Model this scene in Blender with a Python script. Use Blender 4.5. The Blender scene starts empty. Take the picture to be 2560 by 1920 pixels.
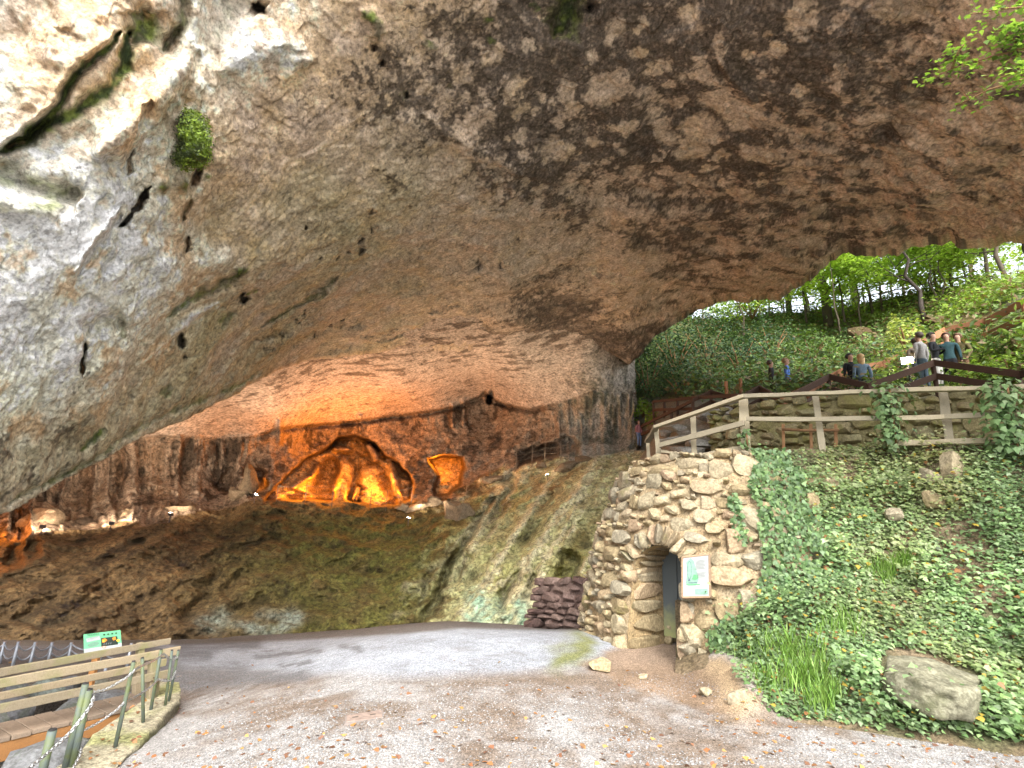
import bpy, math, random
import numpy as np
from mathutils import Vector, Matrix

# ---------------------------------------------------------------- camera, sky, sun, exposure
SC = bpy.context.scene
COL = SC.collection
FPX, PITCH, ROLL, CZ = 1300.0, math.radians(15), math.radians(2.6), 1.7
cam_d = bpy.data.cameras.new('camera'); cam = bpy.data.objects.new('camera', cam_d); COL.objects.link(cam)
cam_d.sensor_width = 36; cam_d.lens = 36*FPX/2560; cam_d.clip_start = .05; cam_d.clip_end = 2000
CAMR = Matrix.Rotation(math.pi/2+PITCH, 3, 'X') @ Matrix.Rotation(ROLL, 3, 'Z')
cam.matrix_world = Matrix.Translation((0, 0, CZ)) @ CAMR.to_4x4()
SC.camera = cam
SUN_EL, SUN_AZ = math.radians(46), math.radians(174)        # azimuth clockwise from +Y (behind the camera)
W = bpy.data.worlds.new('World'); SC.world = W; W.use_nodes = True
wn = W.node_tree
sky = wn.nodes.new('ShaderNodeTexSky'); sky.sky_type = 'NISHITA'; sky.sun_disc = False
sky.sun_elevation = SUN_EL; sky.sun_rotation = SUN_AZ; sky.air_density = 1.0; sky.dust_density = 3.0; sky.ozone_density = .6
bg = wn.nodes['Background']; bg.inputs[1].default_value = .15
hsv = wn.nodes.new('ShaderNodeHueSaturation'); hsv.inputs['Saturation'].default_value = .35     # thin overcast
wn.links.new(sky.outputs[0], hsv.inputs['Color']); wn.links.new(hsv.outputs[0], bg.inputs[0])
sun_d = bpy.data.lights.new('sun', 'SUN'); sun_d.energy = 1.1; sun_d.angle = math.radians(40); sun_d.color = (1, .97, .92)
sun = bpy.data.objects.new('sun', sun_d); COL.objects.link(sun)
sdir = Vector((math.sin(SUN_AZ)*math.cos(SUN_EL), math.cos(SUN_AZ)*math.cos(SUN_EL), math.sin(SUN_EL)))
sun.rotation_euler = sdir.to_track_quat('Z', 'Y').to_euler()
vs = SC.view_settings; vs.view_transform = 'Standard'; vs.look = 'None'; vs.gamma = 1.0; vs.use_curve_mapping = False
vs.exposure = 2.2
SC.cycles.use_denoising = True
SC.cycles.max_bounces = 8; SC.cycles.diffuse_bounces = 4

# ---------------------------------------------------------------- maths helpers
RN = np.array(CAMR); rng = np.random.default_rng(7); random.seed(7)
C0 = np.array([0, 0, CZ])
def rays(u, v):
    u = np.asarray(u, float); v = np.asarray(v, float)
    d = np.stack([(u-1280)/FPX, (960-v)/FPX, -np.ones_like(u)], -1) @ RN.T
    return d/np.linalg.norm(d, axis=-1, keepdims=True)
def P(u, v, t): return C0 + rays(u, v)*np.asarray(t, float)[..., None]
def proj(p):
    q = (np.asarray(p, float)-C0) @ RN
    return 1280+FPX*q[..., 0]/-q[..., 2], 960-FPX*q[..., 1]/-q[..., 2]
def Pz(u, v, z):
    d = rays(u, v); t = (z-CZ)/d[..., 2]; return C0+d*np.asarray(t)[..., None]
def hash3(ix, iy, iz, seed):
    h = (ix.astype(np.int64)*374761393 + iy.astype(np.int64)*668265263 + iz.astype(np.int64)*2147483647 + seed*1274126177) & 0xffffffff
    h = ((h ^ (h >> 13))*1274126177) & 0xffffffff
    h = ((h ^ (h >> 15))*2246822519) & 0xffffffff
    return ((h ^ (h >> 16)) & 0xffffff)/float(0xffffff)
def vnoise(p, seed=0):
    p = np.asarray(p, float); i = np.floor(p).astype(np.int64); f = p-i; f = f*f*f*(f*(f*6-15)+10)
    r = 0
    for dx in (0, 1):
        for dy in (0, 1):
            for dz in (0, 1):
                w = (f[..., 0] if dx else 1-f[..., 0])*(f[..., 1] if dy else 1-f[..., 1])*(f[..., 2] if dz else 1-f[..., 2])
                r = r + w*hash3(i[..., 0]+dx, i[..., 1]+dy, i[..., 2]+dz, seed)
    return r*2-1
def fbm(p, sc, octv=4, seed=0, gain=.5, ridged=False):
    p = np.asarray(p, float)*np.asarray(sc); a = 1.; s = 0; tot = 0
    for o in range(octv):
        n = vnoise(p*(2.03**o)+o*17.3, seed+o)
        if ridged: n = 1-2*np.abs(n)
        s = s+a*n; tot += a; a *= gain
    return s/tot
def worley(p, sc, seed=0):
    p = np.asarray(p, float)*np.asarray(sc); i = np.floor(p).astype(np.int64); f1 = np.full(p.shape[:-1], 9.); f2 = f1.copy(); idn = np.zeros(p.shape[:-1])
    for dx in (-1, 0, 1):
        for dy in (-1, 0, 1):
            for dz in (-1, 0, 1):
                c = [i[..., 0]+dx, i[..., 1]+dy, i[..., 2]+dz]
                d = 0
                for k in range(3): d = d+(c[k]+hash3(*c, seed+k)-p[..., k])**2
                h = hash3(*c, seed+9); m = d < f1
                f2 = np.where(m, f1, np.minimum(f2, d)); idn = np.where(m, h, idn); f1 = np.where(m, d, f1)
    return np.sqrt(f1), np.sqrt(f2), idn
def sstep(a, b, x):
    t = np.clip((x-a)/(b-a), 0, 1); return t*t*(3-2*t)
def tps(pts, vals, reg=1e-4):
    pts = np.asarray(pts, float)/1000; vals = np.asarray(vals, float); n = len(pts)
    def k(r2): return np.where(r2 > 1e-12, .5*r2*np.log(r2+1e-20), 0)
    A = np.zeros((n+3, n+3)); A[:n, :n] = k(((pts[:, None]-pts[None])**2).sum(-1))+reg*np.eye(n)
    A[:n, n] = 1; A[:n, n+1:] = pts; A[n, :n] = 1; A[n+1:, :n] = pts.T
    w = np.linalg.solve(A, np.r_[vals, 0, 0, 0])
    def f(u, v):
        u = np.asarray(u, float)/1000; v = np.asarray(v, float)/1000; r = w[n]+w[n+1]*u+w[n+2]*v
        for j in range(n): r = r+w[j]*k((u-pts[j, 0])**2+(v-pts[j, 1])**2)
        return r
    return f
def depthf(cp, reg=1e-4):
    cp = np.array(cp, float); f = tps(cp[:, :2], np.log(cp[:, 2]), reg)
    return lambda u, v: np.exp(f(u, v))
def dseg(u, v, poly):
    """distance of (u,v) to a polyline and position 0..1 along it"""
    best = np.full(np.shape(u), 1e9); tt = np.zeros(np.shape(u)); n = len(poly)-1
    if n == 0:
        return np.hypot(u-poly[0][0], v-poly[0][1]), tt
    for k in range(n):
        (x0, y0), (x1, y1) = poly[k], poly[k+1]; dx, dy = x1-x0, y1-y0
        s = np.clip(((u-x0)*dx+(v-y0)*dy)/(dx*dx+dy*dy+1e-9), 0, 1); d = np.hypot(u-x0-s*dx, v-y0-s*dy)
        m = d < best; best = np.where(m, d, best); tt = np.where(m, (k+s)/n, tt)
    return best, tt
def inpoly(u, v, poly):
    ins = np.zeros(np.shape(u), bool); n = len(poly)
    for k in range(n):
        (x0, y0), (x1, y1) = poly[k], poly[(k+1) % n]
        c = ((y0 > v) != (y1 > v)) & (u < (x1-x0)*(v-y0)/((y1-y0) if y1 != y0 else 1e-9)+x0)
        ins ^= c
    return ins
def sdpoly(u, v, poly):
    d, _ = dseg(u, v, list(poly)+[poly[0]]); return np.where(inpoly(u, v, poly), -d, d)
def curve(pts):
    a = np.array(pts, float); return lambda x: np.interp(x, a[:, 0], a[:, 1])

# ---------------------------------------------------------------- object helpers
def meshnp(name, V, quads=None, tris=None, col=None, mat=None, smooth=True, parent=None, extra=None):
    me = bpy.data.meshes.new(name); V = np.asarray(V, np.float32).reshape(-1, 3)
    fs = []; ls = []
    for f, k in ((quads, 4), (tris, 3)):
        if f is not None and len(f): f = np.asarray(f, np.int32).reshape(-1, k); fs.append(f.ravel()); ls.append(np.full(len(f), k, np.int32))
    li = np.concatenate(fs); ln = np.concatenate(ls); st = np.r_[0, np.cumsum(ln)[:-1]].astype(np.int32)
    me.vertices.add(len(V)); me.vertices.foreach_set('co', V.ravel())
    me.loops.add(len(li)); me.loops.foreach_set('vertex_index', li)
    me.polygons.add(len(ln)); me.polygons.foreach_set('loop_start', st); me.polygons.foreach_set('loop_total', ln)
    me.polygons.foreach_set('use_smooth', np.full(len(ln), smooth))
    if col is not None:
        a = me.color_attributes.new('Col', 'FLOAT_COLOR', 'POINT'); c = np.ones((len(V), 4), np.float32); c[:, :3] = np.asarray(col).reshape(-1, 3)
        a.data.foreach_set('color', c.ravel())
    me.update(calc_edges=True); me.validate()
    if mat: me.materials.append(mat)
    return link(name, me, parent)
def link(name, data, parent=None):
    o = bpy.data.objects.new(name, data); COL.objects.link(o)
    if parent is not None: o.parent = parent
    return o
def tag(o, label=None, cat=None, group=None, kind=None):
    if label: o['label'] = label
    if cat: o['category'] = cat
    if group: o['group'] = group
    if kind: o['kind'] = kind
    return o
def thing(name, label, cat, loc=(0, 0, 0), group=None):
    o = link(name, None); o.location = loc; o.empty_display_size = .1
    return tag(o, label, cat, group)
def gridquads(nr, nc, base=0, keep=None):
    r, c = np.meshgrid(np.arange(nr-1), np.arange(nc-1), indexing='ij'); a = r*nc+c+base
    q = np.stack([a, a+1, a+nc+1, a+nc], -1).reshape(-1, 4)
    return q if keep is None else q[keep.ravel()]
def gridnormals(X):
    du = np.gradient(X, axis=1); dv = np.gradient(X, axis=0); n = np.cross(du, dv); n /= np.linalg.norm(n, axis=-1, keepdims=True)+1e-12
    return n
class MB:
    """collects boxes / tubes into one mesh; coordinates relative to org"""
    def __init__(s, org=(0, 0, 0)): s.v = []; s.f = []; s.o = Vector(org)
    def box(s, c, x, y, z):
        c = Vector(c)-s.o; x, y, z = Vector(x), Vector(y), Vector(z); b = len(s.v)
        for k in ((-1, -1, -1), (1, -1, -1), (1, 1, -1), (-1, 1, -1), (-1, -1, 1), (1, -1, 1), (1, 1, 1), (-1, 1, 1)): s.v.append(c+x*k[0]+y*k[1]+z*k[2])
        s.f += [tuple(b+i for i in q) for q in ((0, 3, 2, 1), (4, 5, 6, 7), (0, 1, 5, 4), (1, 2, 6, 5), (2, 3, 7, 6), (3, 0, 4, 7))]
        return s
    def bar(s, a, b, w, h, up=(0, 0, 1), nseg=1, wob=0, taper=1.0):
        """box beam from a to b, w wide, h high, optionally wobbling"""
        a, b = Vector(a)-s.o, Vector(b)-s.o; d = (b-a).normalized(); side = d.cross(Vector(up))
        if side.length < 1e-4: side = d.cross(Vector((0, 1, 0)))
        side.normalize(); u2 = side.cross(d).normalized(); base = len(s.v)
        for i in range(nseg+1):
            t = i/nseg; c = a.lerp(b, t); k = 1+(taper-1)*t
            if 0 < i < nseg: c = c+side*random.uniform(-wob, wob)+u2*random.uniform(-wob, wob)
            kw = k*(1+random.uniform(-1, 1)*(.0 if not wob else .12)); kh = k*(1+random.uniform(-1, 1)*(.0 if not wob else .12))
            for sx, sy in ((-1, -1), (1, -1), (1, 1), (-1, 1)): s.v.append(c+side*sx*w/2*kw+u2*sy*h/2*kh)
        for i in range(nseg):
            q = base+4*i
            for k in range(4): s.f.append((q+k, q+(k+1) % 4, q+4+(k+1) % 4, q+4+k))
        s.f += [(base+3, base+2, base+1, base), tuple(base+4*nseg+i for i in range(4))]
        return s
    def tube(s, pts, rad, n=8, cap=True):
        pts = [Vector(p)-s.o for p in pts]; base = len(s.v); m = len(pts)
        if not hasattr(rad, '__len__'): rad = [rad]*m
        prev = None
        for i, p in enumerate(pts):
            d = (pts[min(i+1, m-1)]-pts[max(i-1, 0)]).normalized()
            if prev is None: prev = d.orthogonal().normalized()
            a = (prev-d*prev.dot(d)); a = a.normalized() if a.length > 1e-5 else d.orthogonal().normalized(); prev = a; b = d.cross(a)
            for k in range(n):
                th = 2*math.pi*k/n; s.v.append(p+(a*math.cos(th)+b*math.sin(th))*rad[i])
        for i in range(m-1):
            for k in range(n):
                q = base+i*n; s.f.append((q+k, q+(k+1) % n, q+n+(k+1) % n, q+n+k))
        if cap: s.f += [tuple(base+k for k in reversed(range(n))), tuple(base+(m-1)*n+k for k in range(n))]
        return s
    def build(s, name, mat, parent=None, smooth=False, bevel=0):
        me = bpy.data.meshes.new(name); me.from_pydata([tuple(v) for v in s.v], [], s.f); me.update()
        if smooth: me.polygons.foreach_set('use_smooth', [True]*len(me.polygons))
        me.materials.append(mat); o = link(name, me, parent)
        if bevel:
            b = o.modifiers.new('bevel', 'BEVEL'); b.width = bevel; b.segments = 2; b.limit_method = 'ANGLE'
        return o
def copytree(o, parent=None):
    c = o.copy(); COL.objects.link(c); c.parent = parent
    for ch in list(o.children): copytree(ch, c)
    return c

# ---------------------------------------------------------------- material helpers
class NT:
    def __init__(s, name):
        s.m = bpy.data.materials.new(name); s.m.use_nodes = True; s.t = s.m.node_tree; s.b = s.t.nodes['Principled BSDF']; s.out = s.t.nodes['Material Output']
    def n(s, ty, ins=None, **kw):
        nd = s.t.nodes.new('ShaderNode'+ty)
        for k, v in kw.items(): setattr(nd, k, v)
        for k, v in (ins or {}).items(): s.set(nd.inputs[k], v)
        return nd
    def set(s, sock, v):
        if isinstance(v, bpy.types.NodeSocket): s.t.links.new(v, sock)
        elif isinstance(v, bpy.types.Node): s.t.links.new(v.outputs[0], sock)
        else: sock.default_value = (tuple(v)+(1,) if hasattr(v, '__len__') and len(v) == 3 and sock.type == 'RGBA' else v)
    def math(s, op, a, b=0., clamp=False):
        nd = s.n('Math', {0: a, 1: b}, operation=op); nd.use_clamp = clamp; return nd.outputs[0]
    def mix(s, f, a, b, mode='MIX'):
        nd = s.n('Mix', data_type='RGBA', blend_type=mode); s.set(nd.inputs[0], f); s.set(nd.inputs[6], a); s.set(nd.inputs[7], b); return nd.outputs[2]
    def noise(s, sc, det=4, rough=.55, vec=None, dist=0):
        nd = s.n('TexNoise', {'Scale': sc, 'Detail': det, 'Roughness': rough, 'Distortion': dist}); s.set(nd.inputs['Vector'], vec if vec is not None else s.pos()); return nd.outputs['Fac']
    def pos(s):
        if not hasattr(s, '_p'): s._p = s.n('NewGeometry').outputs['Position']
        return s._p
    def obj(s):
        if not hasattr(s, '_o'): s._o = s.n('TexCoord').outputs['Object']
        return s._o
    def vor(s, sc, vec=None, feat='F1', out='Distance', rnd=1):
        nd = s.n('TexVoronoi', {'Scale': sc, 'Randomness': rnd}, feature=feat); s.set(nd.inputs['Vector'], vec if vec is not None else s.pos()); return nd.outputs[out]
    def ramp(s, f, stops, interp='LINEAR'):
        nd = s.n('ValToRGB', {0: f}); r = nd.color_ramp; r.interpolation = interp
        while len(r.elements) < len(stops): r.elements.new(.5)
        for e, (p, c) in zip(r.elements, stops): e.position = p; e.color = tuple(c)+(1,) if hasattr(c, '__len__') else (c, c, c, 1)
        return nd.outputs[0]
    def col(s, name='Col'): return s.n('VertexColor', layer_name=name).outputs[0]
    def rand(s): return s.n('ObjectInfo').outputs['Random']
    def bump(s, h, strength=.5, dist=.02, nrm=None):
        nd = s.n('Bump', {'Strength': strength, 'Distance': dist, 'Height': h})
        if nrm is not None: s.set(nd.inputs['Normal'], nrm)
        return nd.outputs[0]
    def fin(s, col=None, rough=.85, nrm=None, spec=.3, metal=0):
        if col is not None: s.set(s.b.inputs['Base Color'], col)
        s.set(s.b.inputs['Roughness'], rough); s.b.inputs['Specular IOR Level'].default_value = spec; s.b.inputs['Metallic'].default_value = metal
        if nrm is not None: s.set(s.b.inputs['Normal'], nrm)
        return s.m
def rockmat(name, s1=5., s2=22., s3=90., b1=.5, b2=.5, var=.5, rough=.85, spec=.25):
    m = NT(name); c = m.col()
    k1 = m.ramp(m.noise(s1, 6, .7), [(.3, 1-var*.5), (.7, 1+var*.4)])
    k2 = m.ramp(m.noise(s3, 2, .8), [(.34, 1-var*.75), (.5, 1), (.66, 1+var*.55)])
    pit = m.ramp(m.vor(s3*.55), [(.0, .35), (.16, 1)])
    c = m.mix(1, m.mix(1, c, k1, 'MULTIPLY'), k2, 'MULTIPLY'); c = m.mix(.55*var, c, m.mix(1, c, pit, 'MULTIPLY'))
    nr = m.bump(m.noise(s1*1.3, 8, .68, dist=.6), b1, .12)
    nr = m.bump(m.noise(s2, 4, .7), b2, .04, nr)
    return m.fin(c, rough, nr, spec)
def woodmat(name, c1, c2, dark, rough=.8, grain=1., moss=None):
    m = NT(name); o = m.obj(); r = m.rand()
    mp = m.n('Mapping', {'Vector': o, 'Scale': (9*grain, 9*grain, 9*grain)})
    nz = m.noise(1.6, 6, .7, mp, 1.5); g = m.noise(14, 4, .6, mp)
    c = m.mix(m.ramp(nz, [(.3, 0), (.7, 1)]), c1, c2)
    c = m.mix(m.ramp(g, [(.25, .75), (.5, 0)]), c, dark)
    c = m.mix(1, c, m.ramp(r, [(0, (.78, .78, .78)), (1, (1.15, 1.12, 1.08))]), 'MULTIPLY')
    if moss: c = m.mix(m.ramp(m.noise(3.5, 5, .6), [(.5, 0), (.68, .7)]), c, moss)
    return m.fin(c, rough, m.bump(g, .5, .008, m.bump(nz, .4, .015)), .25)
def stonemat(name, stops, moss=None, mossamt=.0, var=.35, rough=.85):
    m = NT(name); r = m.rand(); c = m.ramp(r, stops); o = m.pos()
    k = m.ramp(m.noise(7, 6, .65), [(.28, 1-var), (.72, 1+var*.8)]); c = m.mix(1, c, k, 'MULTIPLY')
    c = m.mix(m.ramp(m.noise(28, 5, .7), [(.42, .55), (.6, 0)]), c, m.mix(1, c, (.45, .42, .38), 'MULTIPLY'))
    if moss: c = m.mix(m.ramp(m.noise(2.3, 5, .6), [(.62-mossamt, 0), (.8-mossamt, .8)]), c, moss)
    return m.fin(c, rough, m.bump(m.noise(60, 4, .6), .35, .01, m.bump(m.noise(14, 6, .62, dist=.4), .6, .035)), .25)
def plain(name, c, rough=.6, metal=0, spec=.4, var=.25, sc=18):
    m = NT(name); k = m.ramp(m.noise(sc, 5, .6), [(.3, 1-var), (.7, 1+var)]); return m.fin(m.mix(1, c, k, 'MULTIPLY'), rough, m.bump(m.noise(sc*3, 4), .2, .01), spec, metal)
def leafmat(name, trans=.4, rough=.5, gain=1.0):
    m = NT(name); c = m.col()
    if gain != 1: c = m.mix(1, c, (gain, gain, gain), 'MULTIPLY')
    m.fin(c, rough, None, .25)
    tr = m.n('BsdfTranslucent', {'Color': m.mix(1, c, (1.25, 1.3, .6), 'MULTIPLY')}); mx = m.n('MixShader', {0: trans}); m.set(mx.inputs[1], m.b.outputs[0]); m.set(mx.inputs[2], tr.outputs[0]); m.t.links.new(mx.outputs[0], m.out.inputs[0])
    return m.m
def emat(name, c, s):
    m = NT(name); m.set(m.b.inputs['Base Color'], (0.8, .8, .8)); m.set(m.b.inputs['Emission Color'], c); m.b.inputs['Emission Strength'].default_value = s; return m.m

# ================================================================ CAVE CEILING (near overhang and roof)
LIPS = [(-1400, 1650), (-500, 1480), (-20, 1288), (60, 1255), (145, 1200), (240, 1150), (350, 1095), (470, 1042), (560, 990), (640, 945), (720, 916), (800, 895), (900, 884), (1000, 866), (1160, 870), (1260, 862), (1350, 846), (1420, 838), (1480, 850), (1530, 878), (1572, 905), (1596, 880), (1640, 832), (1720, 778), (1800, 748), (1880, 742), (1950, 735), (2000, 700), (2040, 655), (2080, 626), (2120, 606), (2160, 612), (2200, 618), (2260, 606), (2320, 594), (2400, 590), (2470, 596), (2520, 588), (2580, 580), (2900, 560), (3900, 600)]
lip = curve(LIPS)
A_CP = [(-900, 1000, 6.2), (-900, 0, 6.5), (-900, -900, 8), (0, -900, 10), (0, -300, 9.6), (0, 0, 9.0), (0, 300, 8.6), (0, 600, 8.2), (0, 1000, 8.8), (0, 1280, 9.6), (-500, 1480, 8.4),
        (250, 100, 9.0), (250, 300, 8.6), (250, 600, 8.8), (250, 900, 9.8), (240, 1150, 11.2), (430, 150, 9.6), (400, 420, 9.3), (450, 600, 10), (470, 800, 11.2), (470, 1042, 13.6),
        (640, 945, 16), (650, 750, 12.8), (650, 450, 10.6), (650, 100, 10.2), (800, 895, 18), (900, 700, 14.2), (900, 450, 11.8), (900, 100, 10.8), (1000, 866, 19.6), (1160, 870, 21), (1280, 700, 16.2), (1280, 450, 13), (1280, 100, 11.4), (1280, -300, 11), (1280, -900, 12),
        (1350, 846, 21.9), (1480, 850, 23.3), (1572, 905, 25.4), (1600, 600, 16.6), (1600, 300, 12.8), (1600, 750, 20.5), (1720, 778, 23), (1800, 748, 22), (1800, 600, 17.2), (2000, 500, 15.4), (2000, 200, 12.2), (2000, 0, 11.4), (2000, 700, 20.2), (2080, 626, 18.8), (2300, 300, 12.9), (2300, 500, 15.3), (2320, 594, 17.4), (2560, 580, 16.2), (2560, 300, 12.6), (2560, 0, 10.8), (2560, -600, 10), (3600, 500, 12), (3600, -600, 9)]
A_dep = depthf(A_CP, 3e-4)
uc = np.r_[np.linspace(-1300, -20, 34)[:-1], np.linspace(-20, 2580, 960), np.linspace(2580, 3800, 34)[1:]]
sr = np.r_[np.linspace(0, 1, 350), 1+np.linspace(0, 1, 42)[1:]]
U, S = np.meshgrid(uc, sr)
E_ = lip(U); E_ = E_+4*vnoise(np.stack([U/60, U*0, U*0], -1), 3)*(U > 600)+2*vnoise(np.stack([U/21, U*0, U*0], -1), 4)*(U > 600)+2*vnoise(np.stack([U/40, U*0, U*0], -1), 5)
V = np.where(S <= 1, E_*(1-S), -1000*(S-1))
X = P(U, V, A_dep(U, V))
NA = gridnormals(X); NA *= np.sign(np.sum(NA*(C0-X), -1, keepdims=True))   # towards the viewer side
# --- painted/sculpted features, in the sheet's own u,v
jit = 7*fbm(X, 2.2, 3, 11); U2 = U+jit+9*fbm(X, 7, 3, 13); V2 = V+7*fbm(X, 2.2, 3, 12)+9*fbm(X, 7, 3, 14)
disp = np.zeros_like(U)       # positive = out of the rock towards the viewer
moss = np.zeros_like(U); hole = np.zeros_like(U); white = np.zeros_like(U); gold = np.zeros_like(U)
def stroke(poly, w, dep=0., m=0., h=0., wh=0., power=2, taper=True):
    global disp, moss, hole, white
    d, t = dseg(U2, V2, poly); ww = w*(np.clip(np.minimum(t, 1-t)*6+.35, 0, 1) if taper and len(poly) > 1 else 1)
    k = np.exp(-(d/ww)**power)
    disp = disp-dep*k
    if m: moss = np.maximum(moss, m*k)
    if h: hole = np.maximum(hole, h*k)
    if wh: white = np.maximum(white, wh*k)
# fluted left rock: ribs and grooves
stroke([(289, 90), (181, 199), (140, 289), (77, 348), (-40, 392)], 13, .24, m=1.)
stroke([(275, 85), (165, 192), (122, 282), (60, 338), (-40, 375)], 16, -.16)
stroke([(307, 90), (298, 172), (262, 226), (190, 280), (131, 316), (20, 366)], 22, .34, m=1.)  # groove shade painted in together with its moss
stroke([(430, 80), (384, 150), (300, 240), (200, 330), (90, 390), (-40, 420)], 40, .25)
stroke([(300, 200), (225, 262), (120, 330)], 28, -.22)
stroke([(350, 30), (352, 60), (330, 110)], 46, .35, m=.85)
stroke([(445, -40), (450, 60), (395, 130)], 20, .3, m=.6)
stroke([(455, 150), (400, 230), (330, 300), (250, 380)], 48, -.42)
stroke([(490, 125), (470, 190), (455, 270)], 14, .12, m=.25)
stroke([(545, 130), (560, 60), (600, -20)], 60, .3, m=.3)
stroke([(640, 10), (660, 30)], 18, .4, m=.5, h=.8)
stroke([(560, 170), (640, 110), (760, 150)], 50, -.2, wh=.4)
stroke([(720, 120), (700, 180)], 26, .16)
stroke([(-40, 425), (60, 470), (130, 492), (185, 478)], 40, .42, m=.5)
stroke([(-40, 500), (60, 520), (150, 520)], 26, -.16, m=.55)
stroke([(130, 150), (200, 110), (230, 60)], 60, -.18)
stroke([(-20, 120), (60, 90)], 60, .15)
stroke([(60, 260), (130, 190)], 45, -.12)
stroke([(80, 60), (130, 30)], 40, .12); stroke([(170, 90), (150, 140)], 34, .14)
for a in ([(371, 475), (340, 520), (303, 570)],): stroke(a, 7, .35, h=1, power=4)
stroke([(335, 372), (328, 400), (326, 432)], 7, .2, h=.5, m=.3)
stroke([(362, 258), (357, 290), (348, 325)], 14, .22, h=.25)
stroke([(500, 418), (486, 445), (478, 462)], 10, .35, h=.9)
stroke([(475, 500), (465, 525), (457, 547)], 8, .2, h=.4, m=.6)
stroke([(470, 590), (467, 610), (466, 632)], 6, .25, h=.7)
stroke([(440, 462), (465, 460)], 14, -.12, m=.8); stroke([(408, 468)], 13, -.16, m=.9); stroke([(523, 442)], 10, -.1, m=.8)
stroke([(290, 520), (271, 545), (225, 610), (181, 678)], 11, -.14, wh=.5); stroke([(300, 540), (285, 570), (240, 635), (196, 690)], 12, .16)
stroke([(320, 560), (290, 640), (262, 680)], 18, .12)
stroke([(360, 560), (420, 600), (500, 640)], 30, .14); stroke([(400, 660), (470, 690), (560, 620)], 40, -.1, wh=.45)
stroke([(205, 850), (202, 890), (195, 936)], 6, .3, h=1); stroke([(215, 830), (250, 800), (300, 810)], 26, .22, m=.15)
stroke([(290, 780), (310, 845)], 14, .14, m=.3); stroke([(240, 930), (300, 880), (330, 840)], 30, -.1)
stroke([(593, 683), (540, 722), (482, 755), (430, 800)], 12, .22, m=.7); stroke([(596, 672)], 17, -.1, m=1)
stroke([(607, 735), (612, 760)], 11, .4, h=.9); stroke([(641, 722), (620, 730)], 12, .1, m=.8); stroke([(585, 785), (550, 815)], 11, .1, m=.7)
stroke([(545, 765), (500, 795), (463, 822), (420, 865), (376, 905)], 9, -.06, wh=1); stroke([(482, 758), (443, 782)], 9, 0, wh=1); stroke([(560, 772), (505, 806), (470, 832), (425, 880)], 8, .12)
stroke([(462, 845), (458, 868)], 9, .35, h=.9, m=.3); stroke([(470, 890), (466, 895)], 7, .2, h=.6); stroke([(416, 886)], 7, .15, h=.6)
stroke([(425, 965), (405, 995)], 9, .12, h=.4, m=.6); stroke([(255, 1070), (225, 1095), (193, 1120)], 8, .12, h=.3, m=.8); stroke([(340, 1000), (330, 985)], 8, .1, h=.5)
stroke([(845, 698), (810, 722), (780, 741), (698, 790), (650, 815)], 8, .22, m=.55, h=.4)
stroke([(690, 610), (640, 670), (590, 690)], 40, -.08); stroke([(700, 560), (640, 600), (580, 640)], 30, .09)
stroke([(520, 420), (560, 500), (540, 620)], 50, .16); stroke([(640, 330), (560, 420), (560, 520)], 60, -.1)
for (a, b, r) in [(872, 627, 8), (910, 622, 11), (905, 600, 9), (846, 640, 6), (930, 520, 9), (760, 560, 6), (930, 575, 6), (1200, 665, 9), (1255, 660, 7), (470, 300, 5), (800, 640, 5), (960, 150, 10), (760, 780, 6), (700, 830, 5), (790, 830, 6), (830, 815, 5), (860, 800, 6), (745, 800, 5), (1020, 240, 7), (935, 110, 9)]:
    stroke([(a, b), (a-r*.5, b+r*1.5)], r*.8, .2, h=.62)
for (a, b, r) in [(885, 610, 10), (920, 640, 8), (935, 525, 12), (780, 815, 9), (805, 805, 8), (830, 800, 9), (850, 780, 8), (760, 825, 7), (895, 745, 9), (690, 640, 8)]:
    stroke([(a, b)], r, -.12)
stroke([(1440, -10), (1420, 40), (1390, 90)], 34, .4, m=.95); stroke([(1480, 20)], 14, .4, h=.8); stroke([(1080, 110), (1072, 125)], 18, -.05, m=.75); stroke([(1222, 52)], 9, 0, m=.9); stroke([(905, 30), (940, 60), (945, 90)], 20, -.2, m=.8); stroke([(1230, 95), (1226, 110)], 9, 0, m=.6); stroke([(1330, 15), (1350, 30)], 9, 0, m=.6); stroke([(1760, 120)], 8, .1, m=.5)
stroke([(1010, 250), (1020, 240)], 12, 0, m=.5); stroke([(1130, 225), (1140, 222)], 14, .06, m=.5)
stroke([(1180, 430), (1200, 520), (1270, 470)], 20, .1); stroke([(1000, 300), (1100, 350), (1300, 400)], 30, -.08)
stroke([(1800, 140), (1840, 200), (1890, 260)], 14, -.14); stroke([(1060, 290), (1180, 380), (1300, 430)], 16, -.1)
lc = [(641, 925), (560, 968), (434, 1026), (270, 1118), (145, 1190), (0, 1262)]
stroke(lc, 7, .1, m=.45, h=.3, taper=False); stroke([(a+40, b-26) for a, b in lc], 9, .06, m=.3, taper=False)
# creases along the back crease of the roof
for k in range(16):
    a = rng.uniform(620, 1500); b = np.interp(a, [620, 860, 1160, 1500], [915, 855, 850, 800])-rng.uniform(0, 75); l = rng.uniform(30, 110)
    stroke([(a, b), (a+l*.5, b-l*.08+rng.uniform(-6, 6)), (a+l, b-l*.22+rng.uniform(-6, 6))], rng.uniform(2.5, 5), .08, h=.5)
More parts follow.
